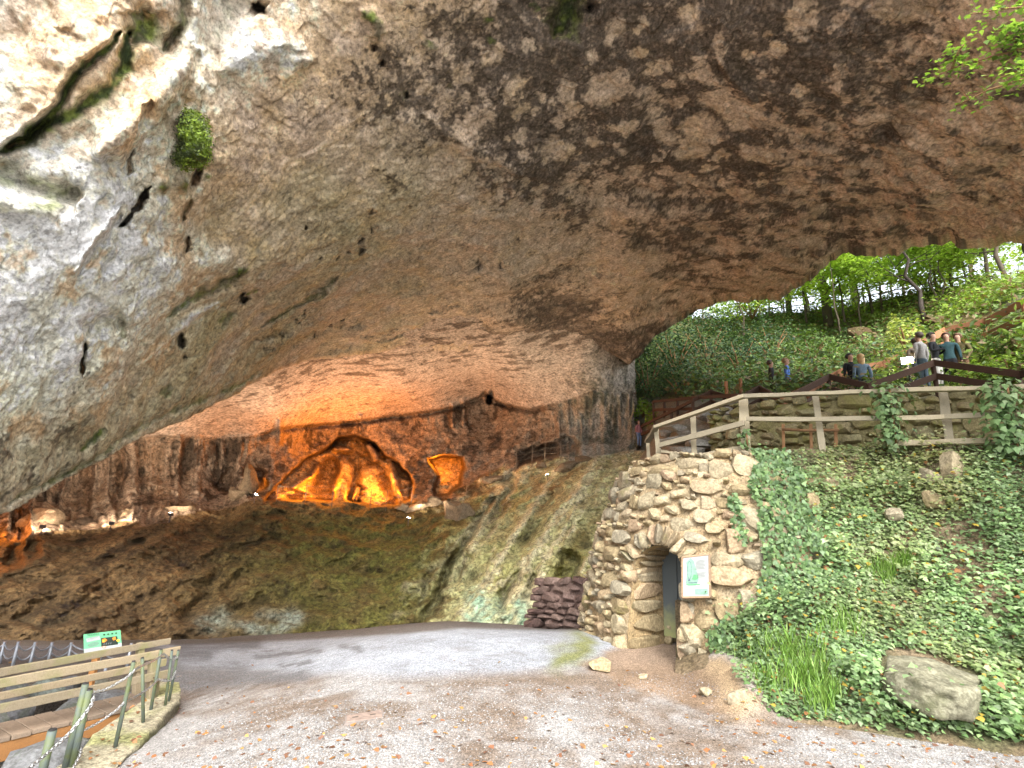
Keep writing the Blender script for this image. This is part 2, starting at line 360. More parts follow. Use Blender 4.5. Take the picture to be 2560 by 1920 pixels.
# --- rock relief
feat = disp; disp = np.zeros_like(U)
big = fbm(X, .55, 4, 21); mid = fbm(X, 1.9, 4, 25, ridged=True); fine = fbm(X, 6.5, 4, 31); strat = fbm(X @ np.array([[.9, .2, .1], [-.2, .9, .25], [-.2, -.2, 1.]]), (1.2, 3.2, 6), 4, 41)
rightw = sstep(1500, 2300, U)*sstep(-100, 500, V); leftw = 1-sstep(350, 800, U)
w1, w2, _ = worley(X+.12*np.stack([fbm(X, 3, 2, 51), fbm(X, 3, 2, 52), fbm(X, 3, 2, 53)], -1), (1.1, 1.1, 1.4), 5)
crk = fbm(X @ np.array([[.8, .35, 0], [-.35, .8, .3], [.2, -.3, 1.]]), (.7, 2.2, 3.4), 5, 43); crack = sstep(.045, .0, np.abs(crk))*sstep(-.15, .25, fbm(X, .7, 3, 44))
disp = disp-.014*crack*(1-.4*leftw)
disp = disp+.15*big+(.008+.016*leftw+.028*rightw)*mid+(.012+.006*leftw)*fine+(.010+.07*rightw)*strat+.03*sstep(.0, .35, w2-w1)*(.12+rightw)
disp *= np.clip(.4+A_dep(U, V)/14, .6, 1.5)
stair = fbm(X, .42, 5, 62, .55)*7; fr = stair-np.floor(stair); disp = disp+.03*(np.floor(stair)+sstep(.84, 1, fr))*(1-.5*leftw)
stair2 = fbm(X, (.9, 1.6, 2), 4, 63)*6; fr2 = stair2-np.floor(stair2); disp = disp+.022*(np.floor(stair2)+sstep(.8, 1, fr2))*(.2+.9*rightw)
# shallow peeling terraces on the left rock
tr = fbm(X, .9, 4, 61)*5; disp = disp+leftw*.022*(tr-np.floor(tr))
RD = rays(U, V); X = X+NA*disp[..., None]-RD*feat[..., None]
# --- colours
mk = lambda cp: np.clip(tps([c[:2] for c in cp], [c[2] for c in cp], 2e-3)(U, V), 0, 1)
Wh = mk([(0, 0, .42), (0, 250, .42), (0, 600, .92), (100, 800, .9), (0, 1000, .6), (0, 1150, .2), (0, 1280, .0), (200, 1000, .45), (300, 700, .75), (430, 650, .5), (350, 400, .45), (250, 200, .3), (700, 60, .45), (600, 130, .45), (500, 300, .3), (570, 600, .15), (500, 850, .1), (700, 400, .05), (900, 100, .1), (1280, 500, 0), (2000, 300, 0), (2560, 100, 0), (1280, 0, 0), (1500, 800, 0), (250, 1100, .05), (700, 800, 0)])
Oc = mk([(0, 0, .3), (130, 150, .75), (450, 180, .7), (300, 420, .55), (560, 450, .5), (650, 300, .4), (800, 60, .6), (950, 50, .55), (0, 600, .1), (100, 900, .2), (200, 1100, .1), (600, 700, .25), (900, 500, .15), (1280, 500, .1), (2000, 300, .15), (2560, 500, .3), (1280, 0, .3), (1500, 800, .3)])
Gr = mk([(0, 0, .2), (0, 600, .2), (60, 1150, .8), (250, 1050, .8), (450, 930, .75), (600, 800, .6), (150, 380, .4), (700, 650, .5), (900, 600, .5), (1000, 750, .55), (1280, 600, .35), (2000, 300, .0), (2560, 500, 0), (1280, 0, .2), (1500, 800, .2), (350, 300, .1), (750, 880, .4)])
Dk = mk([(0, 500, 0), (500, 500, 0), (700, 100, .05), (700, 250, .42), (850, 180, .62), (850, 350, .42), (700, 400, .15), (1000, 150, .68), (1050, 420, .46), (1000, 600, .08), (1200, 640, .06), (1280, 60, .72), (1450, 160, .8), (1500, 300, .78), (1700, 250, .82), (1900, 200, .84), (2100, 300, .68), (2300, 250, .62), (2500, 60, .56), (2560, 300, .42), (2560, 540, .36), (1300, 500, .58), (1600, 560, .7), (1750, 680, .6), (2100, 540, .62), (2300, 480, .58), (1400, 770, .9), (1250, 770, .5), (1550, 820, .66), (1050, 780, .12), (850, 860, .25), (1150, 860, .4), (1500, 690, .4), (1350, 640, .3), (1900, 700, .5)])
n1 = fbm(X, .8, 5, 71); n2 = fbm(X, 2.6, 5, 72); n3 = fbm(X, 8, 4, 73); n4 = fbm(X, (1.1, 3.0, 4.5), 5, 74)
L3 = lambda a, b, f: a+(b-a)*f[..., None]
beige, warm, grey, whitec, ochre = map(np.array, [(.47, .365, .275), (.50, .35, .24), (.36, .32, .25), (.70, .67, .625), (.53, .38, .21)])
c = L3(beige*np.ones(X.shape), warm, np.clip(sstep(1300, 2500, U)*.8+.25*n2+.25*sstep(700, 950, V)*sstep(800, 1200, U), 0, 1))
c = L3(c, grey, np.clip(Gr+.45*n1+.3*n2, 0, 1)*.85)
c = L3(c, ochre, np.clip(Oc*1.2+.8*n2+.45*n3-.14, 0, 1)*.85)
c = L3(c, whitec, np.clip((Wh-.40)*1.6+.6+.55*n1*(Wh > .01)+.45*n3-.40*(1-Wh), 0, 1)*sstep(.02, .3, Wh))
c = L3(c, np.array((.33, .34, .34)), np.clip(Wh*sstep(.1, .4, fbm(X, 1.3, 4, 78)), 0, 1)*.35)
# soot/lichen with pale rosettes
Xw = X+.26*np.stack([fbm(X, 3.2, 5, 81, .65), fbm(X, 3.2, 5, 82, .65), fbm(X, 3.2, 5, 83, .65)], -1)
ra, rb, rid = worley(Xw, 1.15, 91); rc, rd, rid2 = worley(Xw+3.3, 2.3, 95)
ros = np.maximum(sstep(.06, -.06, ra-(.16+.34*rid)*(rid > .3)), sstep(.06, -.06, rc-(.14+.34*rid2)*(rid2 > .35)))
cen = np.maximum(sstep(.03, -.05, ra-(.10*rid)-.02)*(rid > .35), sstep(.03, -.06, rc-.1*rid2-.02)*(rid2 > .45))
streak = .55*n4*rightw+.45*n1*(1-rightw)
n6 = fbm(X, 19, 4, 76); dk = sstep(-.08, .13, Dk-.57+streak*.75+n2*.5*(.6+.4*rightw)+n3*.28+n6*.22)*sstep(.03, .2, Dk)
rosw = ros*(1-.75*sstep(450, 750, V))*(1-.5*sstep(1950, 2300, U))
dk = dk*(1-.88*rosw)
dark = np.array((.042, .033, .027)); speck = sstep(-.1, .5, fbm(X, 26, 3, 77))
c = L3(c, L3(dark*np.ones(X.shape), np.array((.20, .15, .115)), speck*.6), np.clip(dk, 0, 1)*.90)
c = L3(c, grey*.95, cen*rosw*sstep(.2, .5, Dk)*.7)
c = L3(c, whitec*1.05, np.clip(white*1.1+.3*n3, 0, 1)*(white > .1))
mossc = L3(np.array((.035, .05, .018))*np.ones(X.shape), np.array((.12, .15, .035)), sstep(-.3, .4, n3))
c = L3(c, mossc, np.clip(moss*1.5+n2*.4+n3*.4-.25, 0, 1)*(moss > .05))
# darker greenish tint over the olive band
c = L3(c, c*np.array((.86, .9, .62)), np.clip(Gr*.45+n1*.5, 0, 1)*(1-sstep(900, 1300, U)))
c = L3(c, np.array((.04, .034, .028))*np.ones(X.shape), sstep(.25, .7, hole+.25*n3)*.92)  # shade inside holes and slits painted into the colour
mott = fbm(X, 4.2, 5, 84, .7); c = L3(c, c*np.array((.70, .67, .62)), sstep(.05, .3, mott)*.6*(1-.5*Wh)); c = L3(c, np.minimum(c*1.22+.02, .8), sstep(.1, .35, -mott)*.6)
c = L3(c, c*.42, crack*.8*(1-.5*leftw)); c = L3(c, c*.55, sstep(.86, .95, fr)*sstep(1, .97, fr)*.6*sstep(-.2, .2, n2)); rust = sstep(.12, .4, fbm(X, 1.6, 5, 86, .65))*leftw*sstep(.2, .5, Wh+Oc); c = L3(c, np.array((.44, .28, .14))*np.ones(X.shape), rust*.7)
c = np.clip(c*(1+.22*n3+.2*n6)[..., None], .012, .85)
c = np.minimum(c*1.12, .60)
# underside / outer face: turn the edge away and up, so the rock has thickness
er, eu = X[0], U[0]; hd = rays(U[0], V[0]); hd[:, 2] = 0; hd /= np.linalg.norm(hd, axis=1, keepdims=True)
ex = []
for k in range(1, 17):
    ph = min(k/8, 1)*math.pi/2; Lc = np.where(eu < 1580, 2.4, 2.2); up = 0 if k <= 8 else (k-8)*1.4
    q = er+hd*(Lc*math.sin(ph))[:, None]+np.array([0, 0, 1.])*(Lc*(1-math.cos(ph))+up)[:, None]
    ex.append(q+.18*np.stack([fbm(q, .9, 3, 97), fbm(q, .9, 3, 98), fbm(q, .9, 3, 99)], -1)*min(k/4, 1))
ex = np.array(ex)[::-1]; XX = np.concatenate([ex, X]); CC = np.concatenate([np.repeat(c[:1], len(ex), 0), c])
M_ceil = rockmat('ceiling_rock', 6, 13, 15, .30, .75, .55)
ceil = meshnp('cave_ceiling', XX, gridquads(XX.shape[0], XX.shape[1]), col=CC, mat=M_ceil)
tag(ceil, 'huge pale and soot-stained limestone overhang arching over the whole view', 'cave ceiling', kind='structure')

# ================================================================ CAVE INTERIOR (back ceiling, back wall, rock bank)
C_CP = [(-900, 900, 16), (-900, 1300, 17), (-900, 1700, 14), (-300, 1200, 22), (-300, 1600, 16.5), (0, 1000, 22), (0, 1340, 23), (0, 1450, 19.5), (0, 1600, 17.0), (0, 1750, 15),
        (300, 1000, 21), (560, 900, 18.5), (800, 800, 17.5), (1000, 780, 17.8), (1000, 870, 19.9), (1160, 872, 21.25), (1350, 850, 22.1), (1480, 856, 23.6), (1000, 960, 24), (700, 980, 22.5), (450, 1070, 25), (560, 1086, 27), (300, 1120, 26.5), (560, 1160, 27.5), (300, 1220, 26.5), (150, 1290, 25), (560, 1230, 26.5),
        (800, 1062, 28.5), (1000, 1035, 29), (1000, 1110, 28), (1160, 1005, 29), (1210, 985, 29), (1300, 1010, 28), (1400, 1015, 27), (1300, 1100, 27), (1150, 1100, 27.5), (1280, 900, 23), (1400, 890, 24), (1500, 900, 24.7), (1500, 980, 25.5), (1560, 1000, 26), (1580, 900, 26.5), (1560, 1110, 25.2), (1450, 1110, 25.6),
        (420, 1290, 23.2), (640, 1250, 24.0), (850, 1262, 24.0), (1030, 1262, 24), (1160, 1215, 25), (1300, 1160, 25.2), (1380, 1180, 23.4), (1480, 1150, 23), (1560, 1150, 22.5), (1650, 1120, 21), (1700, 900, 28),
        (110, 1330, 22.5), (300, 1400, 20), (640, 1400, 20.3), (1000, 1400, 20), (640, 1500, 18.6), (300, 1500, 18.5), (450, 1603, 17.0), (1000, 1575, 16.9), (800, 1590, 17), (1000, 1500, 18.2), (1150, 1300, 21.2), (1150, 1450, 18.5), (1300, 1300, 20.2), (1420, 1250, 19.8), (1250, 1500, 16.8), (1130, 1575, 16.2), (1350, 1550, 15.2), (1400, 1400, 17.2), (1550, 1300, 18.4), (1500, 1450, 16), (1700, 1300, 17), (1000, 1700, 15.2), (450, 1700, 15.4), (1400, 1680, 13.6)]
C_dep = depthf(C_CP, 2e-4)
uc2 = np.r_[np.linspace(-1000, -30, 26)[:-1], np.linspace(-30, 1690, 690)]; vc2 = np.r_[np.linspace(640, 800, 12)[:-1], np.linspace(800, 1690, 380)]
U, V = np.meshgrid(uc2, vc2)
T = C_dep(U, V); X = P(U, V, T)
sm = 20; U2 = U+sm*fbm(X, .9, 3, 111)+4*fbm(X, 3.2, 3, 112); V2 = V+sm*fbm(X, .9, 3, 113)+4*fbm(X, 3.2, 3, 114)
# region weights: ceiling above the junction line, upper wall, bank
junc = curve([(-1000, 1250), (0, 1170), (250, 1130), (330, 1098), (400, 1086), (470, 1090), (560, 1094), (640, 1086), (700, 1066), (800, 1058), (900, 1046), (1000, 1034), (1100, 1020), (1150, 1010), (1195, 990), (1212, 975), (1226, 992), (1260, 1008), (1320, 1020), (1400, 1005), (1480, 980), (1540, 985), (1700, 985)])
shelf = curve([(-1000, 1450), (0, 1345), (110, 1330), (280, 1315), (420, 1296), (560, 1262), (640, 1252), (700, 1256), (900, 1262), (1000, 1262), (1060, 1258), (1130, 1240), (1200, 1190), (1300, 1165), (1400, 1150), (1580, 1125), (1700, 1110)])
jd = V+.15*(V2-V)-junc(U); sd = V2-shelf(U)
isC = sstep(3, -3, jd); isW = sstep(-3, 3, jd)*sstep(4, -4, sd); isB = sstep(-4, 4, sd)
dT = np.zeros_like(U)      # extra distance along the ray (recesses positive)
# undercut right behind the junction
dT += (.35*np.exp(-((jd-8)/6)**2)*sstep(600, 800, U)+.15*np.exp(-((jd-8)/7)**2))*sstep(1430, 1330, U)
# vertical flutes on the left upper wall
U3 = U+16*fbm(X, .5, 3, 119)+.10*(V-1150)*np.sin(U/60); flu = fbm(np.stack([U3/36, V/300, U*0], -1), 1, 4, 121, ridged=True); dT += isW*(1-sstep(560, 760, U))*(-.55*flu-.2*fbm(np.stack([U3/13, V/140, U*0], -1), 1, 3, 122))
flu2 = fbm(np.stack([U/22, V/160, U*0], -1), 1, 4, 123, ridged=True); dT += isW*sstep(1340, 1420, U)*(-.45*flu2)
# strata / slabs on the bank: diagonal ribs rising to the right
dg = (U*.52+V*.85); al = (U*.85-V*.52)
slab = fbm(np.stack([dg/70, al/420, U*0], -1), 1, 4, 131, ridged=True)
slabR = fbm(np.stack([(U*.85+V*.55)/60, (U*.5-V*.85)/420, U*0], -1), 1, 4, 135, ridged=True)
rw = sstep(900, 1200, U); rdg = fbm(X, 1.1, 4, 139, ridged=True); dT += isB*(-.36*rdg-.14*fbm(X, 4.5, 4, 140, .65)-(.38*slab)*(1-rw)-.32*slabR*rw-.3*fbm(X, .8, 4, 137)-.16*fbm(X, 2.4, 4, 138))
def gro(poly, w, dep, power=2):
    global dT
    d, t = dseg(U2, V2, poly); k = np.exp(-(d/w)**power); dT = dT+dep*k; return k
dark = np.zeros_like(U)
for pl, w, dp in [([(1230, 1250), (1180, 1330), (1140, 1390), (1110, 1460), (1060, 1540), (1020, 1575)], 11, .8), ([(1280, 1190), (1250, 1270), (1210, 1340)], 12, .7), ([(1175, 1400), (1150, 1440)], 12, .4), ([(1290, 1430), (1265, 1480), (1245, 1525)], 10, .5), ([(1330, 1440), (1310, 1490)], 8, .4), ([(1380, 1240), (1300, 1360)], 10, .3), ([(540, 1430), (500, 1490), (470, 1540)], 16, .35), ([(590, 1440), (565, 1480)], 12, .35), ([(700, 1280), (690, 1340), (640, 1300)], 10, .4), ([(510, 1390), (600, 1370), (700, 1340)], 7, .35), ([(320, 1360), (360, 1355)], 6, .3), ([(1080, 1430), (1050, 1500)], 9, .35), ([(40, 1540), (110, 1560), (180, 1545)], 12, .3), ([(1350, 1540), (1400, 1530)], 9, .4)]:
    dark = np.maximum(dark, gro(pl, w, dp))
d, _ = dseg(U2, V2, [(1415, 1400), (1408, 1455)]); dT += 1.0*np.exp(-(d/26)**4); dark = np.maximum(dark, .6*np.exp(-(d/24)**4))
# fissure in the back ceiling junction and hollow under the pillar
d, _ = dseg(U2, V2, [(1224, 982), (1222, 1008)]); dT += 1.5*np.exp(-(d/7)**4); dark = np.maximum(dark, np.exp(-(d/7)**4))
d, _ = dseg(U2, V2, [(1310, 1145), (1380, 1130), (1430, 1112)]); dT += 1.3*np.exp(-(d/17)**4); dark = np.maximum(dark, .8*np.exp(-(d/17)**4))
# grotto with arch and pillars, lit from inside
arch = [(662, 1252), (700, 1205), (745, 1165), (800, 1128), (850, 1092), (890, 1088), (935, 1105), (965, 1135), (1000, 1160), (1024, 1185), (1032, 1220), (1026, 1250), (990, 1262), (920, 1266), (850, 1254), (780, 1252), (720, 1254)]
g1 = sdpoly(U+.35*(U2-U), V+.35*(V2-V), arch); rec = sstep(3, -6, g1)
pilr = np.maximum.reduce([np.exp(-(dseg(U+.4*(U2-U), V+.4*(V2-V), q_)[0]/w_)**4) for q_, w_ in [([(858, 1160), (866, 1200), (848, 1262)], 17), ([(978, 1165), (990, 1205), (1002, 1255)], 9), ([(838, 1122), (872, 1124)], 7), ([(925, 1118), (940, 1140)], 11), ([(735, 1215), (775, 1190), (790, 1170)], 8), ([(896, 1222), (888, 1250)], 7)]]); rec = rec*(1-.93*pilr)
g2 = sdpoly(U+.3*(U2-U), V+.3*(V2-V), [(1068, 1144), (1108, 1137), (1152, 1142), (1163, 1172), (1152, 1212), (1122, 1238), (1084, 1242), (1086, 1212), (1096, 1190), (1082, 1166)]); rec2 = sstep(4, -7, g2)
bld = np.maximum.reduce([1.9*np.exp(-(dseg(U2, V2, [(930, 1190), (940, 1260)])[0]/36)**4), 1.6*np.exp(-(dseg(U2, V2, [(862, 1180), (848, 1262)])[0]/21)**4), 1.5*np.exp(-(dseg(U2, V2, [(760, 1180), (705, 1230), (700, 1262)])[0]/34)**4), 1.4*np.exp(-(dseg(U2, V2, [(880, 1110), (820, 1140), (760, 1170)])[0]/26)**2), 1.4*np.exp(-(dseg(U2, V2, [(950, 1130), (985, 1180), (1005, 1210)])[0]/17)**2), 1.0*np.exp(-(dseg(U2, V2, [(1000, 1240), (1020, 1255)])[0]/16)**4)])
hole2 = np.maximum(np.exp(-(dseg(U2, V2, [(812, 1180), (815, 1235)])[0]/30)**4)*.9, np.exp(-(dseg(U2, V2, [(905, 1215), (890, 1245)])[0]/9)**4)*.7)
dT += rec*(2.9-bld*1.15+hole2*1.6+.35*fbm(X, 2.6, 4, 147, ridged=True)+.12*fbm(X, 8, 3, 148))+rec2*2.4
dT += isW*(1-rec)*(.35*fbm(X, .7, 4, 141)+.18*fbm(X, 2.2, 4, 142))
dT += rec*(.35*fbm(X, 1.5, 4, 143)+.15*fbm(X, 5, 3, 144))
# left red recesses and small niche
for pl, w, dp in [([(640, 1180), (650, 1215)], 26, 1.4), ([(575, 1180), (560, 1215)], 14, .8), ([(40, 1300), (30, 1400)], 20, .8), ([(80, 1365)], 22, .9)]:
    d, _ = dseg(U2, V2, pl); dT += dp*np.exp(-(d/w)**4)
# dripping rock at the ceiling junction
for (a, b) in [(1132, 1035), (1160, 1025), (700, 1075), (900, 1060)]:
    d, _ = dseg(U, V, [(a, b-18), (a, b+28)]); dT -= .5*np.exp(-(d/7)**2)
nb = fbm(X, .35, 3, 151); ceilfine = fbm(X, (1.5, 4, 5), 4, 152)
dT += isC*(-.18*nb-.035*ceilfine)
X = P(U, V, T+dT)
X = X+gridnormals(X)*(.05*fbm(X, 4.5, 4, 155)*(1-.6*isC))[..., None]
n1 = fbm(X, .45, 5, 161); n2 = fbm(X, 1.6, 5, 162); n3 = fbm(X, 5, 4, 163); n5 = fbm(X, (.9, 2.6, 3), 5, 164)
tan, brown, olive, slate, cyan = map(np.array, [(.46, .37, .295), (.12, .08, .042), (.115, .115, .034), (.40, .42, .27), (.22, .33, .27)])
c = np.ones(X.shape)*tan
ck = sstep(.12, .34, ceilfine*.75+n5*.5-.12-.25*sstep(-70, -130, jd)*-1+.0)*sstep(5, 40, -jd); c = L3(c, np.array((.12, .085, .06)), ck*isC*.85)
wall = L3(L3(np.ones(X.shape)*np.array((.30, .20, .125)), np.array((.40, .31, .23)), np.clip(.5+flu*.9*(1-sstep(560, 760, U))+n2*.8, 0, 1)), np.array((.07, .05, .035)), sstep(.05, .3, n2*.5+n3*.35+.9*fbm(X, (1.5, 1.5, .28), 5, 166, .6))*.85)
wall = wall*.75; wall = L3(wall, np.array((.40, .41, .38)), sstep(1360, 1450, U)*sstep(1040, 1110, V+25*n2)*.85)
wall = L3(wall, np.array((.16, .19, .15)), sstep(1360, 1450, U)*sstep(.05, .35, n2)*.7)
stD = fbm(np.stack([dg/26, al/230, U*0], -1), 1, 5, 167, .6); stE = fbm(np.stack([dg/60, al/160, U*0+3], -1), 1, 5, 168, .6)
bank = L3(np.ones(X.shape)*brown, np.array((.26, .17, .085)), np.clip(.35+stD*1.1+n2*.6+n1*.4, 0, 1)*.8); bank = L3(bank, np.array((.02, .012, .006)), sstep(.12, .5, stE+.4*n3)*.6)  # dark streaks stand in for relief shading on the bank
gw = sstep(420, 860, U+160*n1)*sstep(1230, 1330, V); bank = L3(bank, olive*(1+.4*n2[..., None]), np.clip(gw*.85+gw*n2*.8, 0, 1))
sl = sstep(1050, 1200, U+120*n2+.35*(V-1400)); bank = L3(bank, slate, np.clip(sl*(.5+slabR*.6+n2*.7), 0, 1)); bank = L3(bank, olive*1.4, np.clip(sl*(n1*1.2+n2*.8+.05), 0, 1)*.9)
bank = L3(bank, np.array((.44, .42, .34)), sl*sstep(.2, .5, slabR+n3*.5-.1)*.6)
for pl, w, s in [([(1190, 1490), (1180, 1550)], 26, .9), ([(1235, 1520), (1200, 1560)], 22, .8), ([(1300, 1510), (1310, 1560)], 20, .8), ([(1255, 1530), (1270, 1540)], 18, .5)]:
    d, _ = dseg(U2, V2, pl); bank = L3(bank, cyan, np.clip(np.exp(-(d/w)**2)*s*(1+n3*1.5), 0, 1))
for pl, w, s in [([(520, 1555), (560, 1550)], 26, .55), ([(600, 1560), (655, 1578), (700, 1575), (735, 1535)], 17, .7), ([(650, 1535), (745, 1528)], 12, .4)]:
    d, _ = dseg(U2, V2, pl); bank = L3(bank, np.array((.30, .36, .34)), np.clip(np.exp(-(d/w)**2)*s*(1+n3), 0, 1))
bank = L3(bank, np.array((.045, .03, .018)), np.clip(sstep(.15, .5, n2*.7+n3*.3+slab*.15), 0, 1)*(.75-.45*sl)); bank = L3(bank, np.array((.05, .042, .025)), dark*.6*sstep(-.3, .2, n2+n3*.6)); bank = L3(bank, bank*.4, sstep(.05, .4, -rdg)*.85); fl_ = fbm(X, 7, 4, 149, .65); bank = bank*(1+.35*fl_)[..., None]; bank = bank*np.array((1.06, 1.0, .85))*(.70+.22*sstep(500, 900, U)+.42*sl)[..., None]  # shade of crevices and hollows painted in; bank darkened towards the left
bank = L3(bank, np.array((.62, .55, .42)), np.clip(np.exp(-(sd-8)**2/400)*sstep(.05, .4, n2+n3*.5)*.5*(U > 950), 0, 1))
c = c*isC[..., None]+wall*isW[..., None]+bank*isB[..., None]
c = L3(c, np.array((.05, .035, .025))*np.ones(X.shape), np.exp(-((jd-6)/4)**2)*.35*sstep(620, 760, U)*sstep(1430, 1330, U)+.9*dark*(isW))  # shade painted along the junction crease and in the wall hollows
c = L3(c, np.array((.10, .06, .03))*np.ones(X.shape), np.maximum(sstep(9, 0, np.abs(g1+1)), sstep(7, 0, np.abs(g2+1)))*.9)  # rim painted dark so its edges do not catch the glow
c = L3(c, np.array((.56, .40, .2))*(1+.25*n3[..., None]), np.maximum(rec*sstep(-5, -12, g1), rec2*sstep(-4, -9, g2))*.85*sstep(-.6, .0, n3))  # grotto rock painted paler amber to carry the lamp glow
pw = sstep(1360, 1500, U+40*n2)*sstep(840, 960, V+30*n2)*sstep(1150, 1110, V); dr_ = fbm(X, (1.6, 1.6, .35), 5, 169, .6); c = L3(c, L3(np.ones(X.shape)*np.array((.36, .34, .30)), np.array((.10, .11, .085)), sstep(-.05, .3, dr_)), pw*.85)
c = np.clip(c, .012, .8)
# right end of the pillar turns away so it has thickness
M_cave = rockmat('cave_rock', 2.5, 7, 9, .6, .8, .75)
cutoff = np.where(V < 1125, 1588+6*fbm(np.stack([V/40, V*0, V*0], -1), 1, 3, 171), 1690)
keep = (U[:-1, :-1] < cutoff[:-1, :-1])
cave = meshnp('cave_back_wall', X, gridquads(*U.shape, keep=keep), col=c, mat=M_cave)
tag(cave, 'dark brown rock wall and bank at the back of the cave with lit grottoes', 'cave wall', kind='structure')
ends = []   # pillar return
vv = np.linspace(760, 1130, 120); b0 = P(np.full(120, 1588.), vv, C_dep(np.full(120, 1588.), vv)+.0); hd = rays(np.full(120, 1588.), vv); hd[:, 2] = 0; hd /= np.linalg.norm(hd, axis=1, keepdims=True)
for k in range(14):
    q = b0+hd*(k*.45)-np.array([.15+.08*k, 0, 0]); q = q+.3*np.stack([fbm(q, .8, 4, 181), fbm(q, .8, 4, 182), q[:, 0]*0], -1); ends.append(q)
ends = np.array(ends); n2 = fbm(ends, 1.5, 4, 185)
pil = meshnp('rock_pillar_flank', ends, gridquads(14, 120), col=np.clip(L3(np.ones(ends.shape)*np.array((.36, .38, .33)), np.array((.10, .13, .08)), sstep(-.1, .4, n2)), .02, .7), mat=M_cave)
pil.parent = cave
# unseen rock cap added over the cave to keep the daylight out
gx, gy = np.meshgrid(np.linspace(-60, 30, 70), np.linspace(0, 70, 60))
edge = 7.5+np.maximum(0, gx+2)*.28; top = 12.5+6*sstep(0, 14, gy-edge)+.06*np.maximum(0, -gx)+1.2*fbm(np.stack([gx, gy, gx*0], -1), .15, 3, 191)
lim = np.interp(gy, [0, 10, 14, 18, 22, 26, 40, 70], [13, 13, 11, 10, 8.5, 7.5, 6, 5])
top = np.where(gx > lim, 12.5, top); Xh = np.stack([gx, gy, top], -1)
keep = (gx[:-1, :-1] < lim[:-1, :-1]) & (gy[:-1, :-1] > edge[:-1, :-1]-4)
cap = meshnp('daylight_cap', Xh, gridquads(*gx.shape, keep=keep), col=np.ones((gx.size, 3))*np.array((.12, .14, .06)), mat=M_cave); tag(cap, 'unseen rock cap added over the cave roof to keep daylight out', 'daylight_cap', kind='structure')

# ================================================================ GROUND
def gbase(x, y):
    sp = lambda a: np.where(a > 0, a*a/(a+.8), 0)
    left = np.minimum(.28*sp(-(x+1.0)), .72)*(1-.55*sstep(9.5, 15.5, y)*sstep(-9, -3, x)); return -left-.155*sp(y-8.6)*np.where(y < 22, 1, 22/np.maximum(y, 1))
GULLY = [(-900, 1716), (-200, 1704), (0, 1700), (200, 1696), (335, 1692), (372, 1730), (316, 1772), (205, 1868), (125, 1960), (-200, 2300), (-1500, 2400), (-1500, 1740)]
def ground(x, y):
    z = gbase(x, y); p = np.stack([x, y, z], -1); yy = np.maximum(y, .6); u, v = proj(np.stack([x, yy, z], -1))
    ok = y > 1.2
    gl = np.where(ok, sstep(6, -38, sdpoly(u, v, GULLY)), 0); z = z-1.25*gl
    d, _ = dseg(u, v, [(1440, 1612), (1480, 1640)]); z = z+.10*np.exp(-(d/45)**2)*ok
    d, _ = dseg(u, v, [(1800, 1650), (1840, 1700), (1880, 1740)]); z = z+.26*np.exp(-(d/55)**2)*ok
    d, _ = dseg(u, v, [(1650, 1660), (1690, 1690)]); z = z-.06*np.exp(-(d/45)**2)*ok
    z = z+.025*fbm(p, .7, 3, 201)+.010*fbm(p, 3, 3, 203)
    return z
def axis(segs):
    return np.concatenate([np.arange(a, b, s) for a, b, s in segs]+[[segs[-1][1]]])
gxs = axis([(-300, -40, 20), (-40, -10, 1.2), (-10, -6, .12), (-6, 6.5, .04), (6.5, 10, .12), (10, 40, 1.5), (40, 300, 20)])
gys = axis([(-200, -20, 15), (-20, 2, 1.2), (2, 3.8, .2), (3.8, 8.5, .03), (8.5, 18, .07), (18, 24, .5), (24, 60, 3), (60, 300, 30)])
GX, GY = np.meshgrid(gxs, gys); GZ = ground(GX, GY); Xg = np.stack([GX, GY, GZ], -1); u, v = proj(np.stack([GX, np.maximum(GY, 1.2), GZ], -1))
n1 = fbm(Xg, .5, 4, 211); n2 = fbm(Xg, 1.7, 4, 212); n3 = fbm(Xg, 7, 4, 213); n4 = fbm(Xg, 26, 3, 214)
u2 = u+40*n2+60*n1; v2 = v+12*n2+10*n3
soil, gravw, gravb, damp, dirt, sand, mossg = map(np.array, [(.18, .14, .108), (.30, .295, .287), (.30, .32, .35), (.12, .12, .125), (.235, .165, .11), (.40, .30, .185), (.16, .17, .05)])
c = np.ones(Xg.shape)*soil
fgw = np.clip(.26+1.1*n1+.8*n2+.6*n3+.55*sstep(1780, 1880, v2), 0, 1); c = L3(c, gravw, fgw*.9)
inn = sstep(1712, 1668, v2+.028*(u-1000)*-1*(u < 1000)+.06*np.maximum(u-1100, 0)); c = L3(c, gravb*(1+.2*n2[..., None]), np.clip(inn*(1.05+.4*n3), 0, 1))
dd = 0
for pl, w in [([(400, 1660), (470, 1700), (600, 1690)], 34), ([(440, 1612), (640, 1608)], 14), ([(610, 1695), (760, 1688)], 16), ([(640, 1640), (800, 1628)], 7), ([(700, 1660), (780, 1655)], 6), ([(380, 1640), (520, 1635)], 16), ([(850, 1617), (900, 1620)], 5)]:
    d, _ = dseg(u+14*n3, v2, pl); dd = np.maximum(dd, np.exp(-(d/w)**2)) if not np.isscalar(dd) else np.exp(-(d/w)**2)
c = L3(c, damp, np.clip(dd*1.1+dd*n3, 0, 1)*.85)
c = L3(c, np.array((.07, .05, .035)), sstep(420, 360, u+30*n2)*sstep(1725, 1690, v)*.75); c = L3(c, np.array((.10, .08, .06)), sstep(10, 0, v-np.interp(u, [0, 450, 700, 1000, 1150, 1400], [1608, 1606, 1598, 1580, 1566, 1572]))*.8)
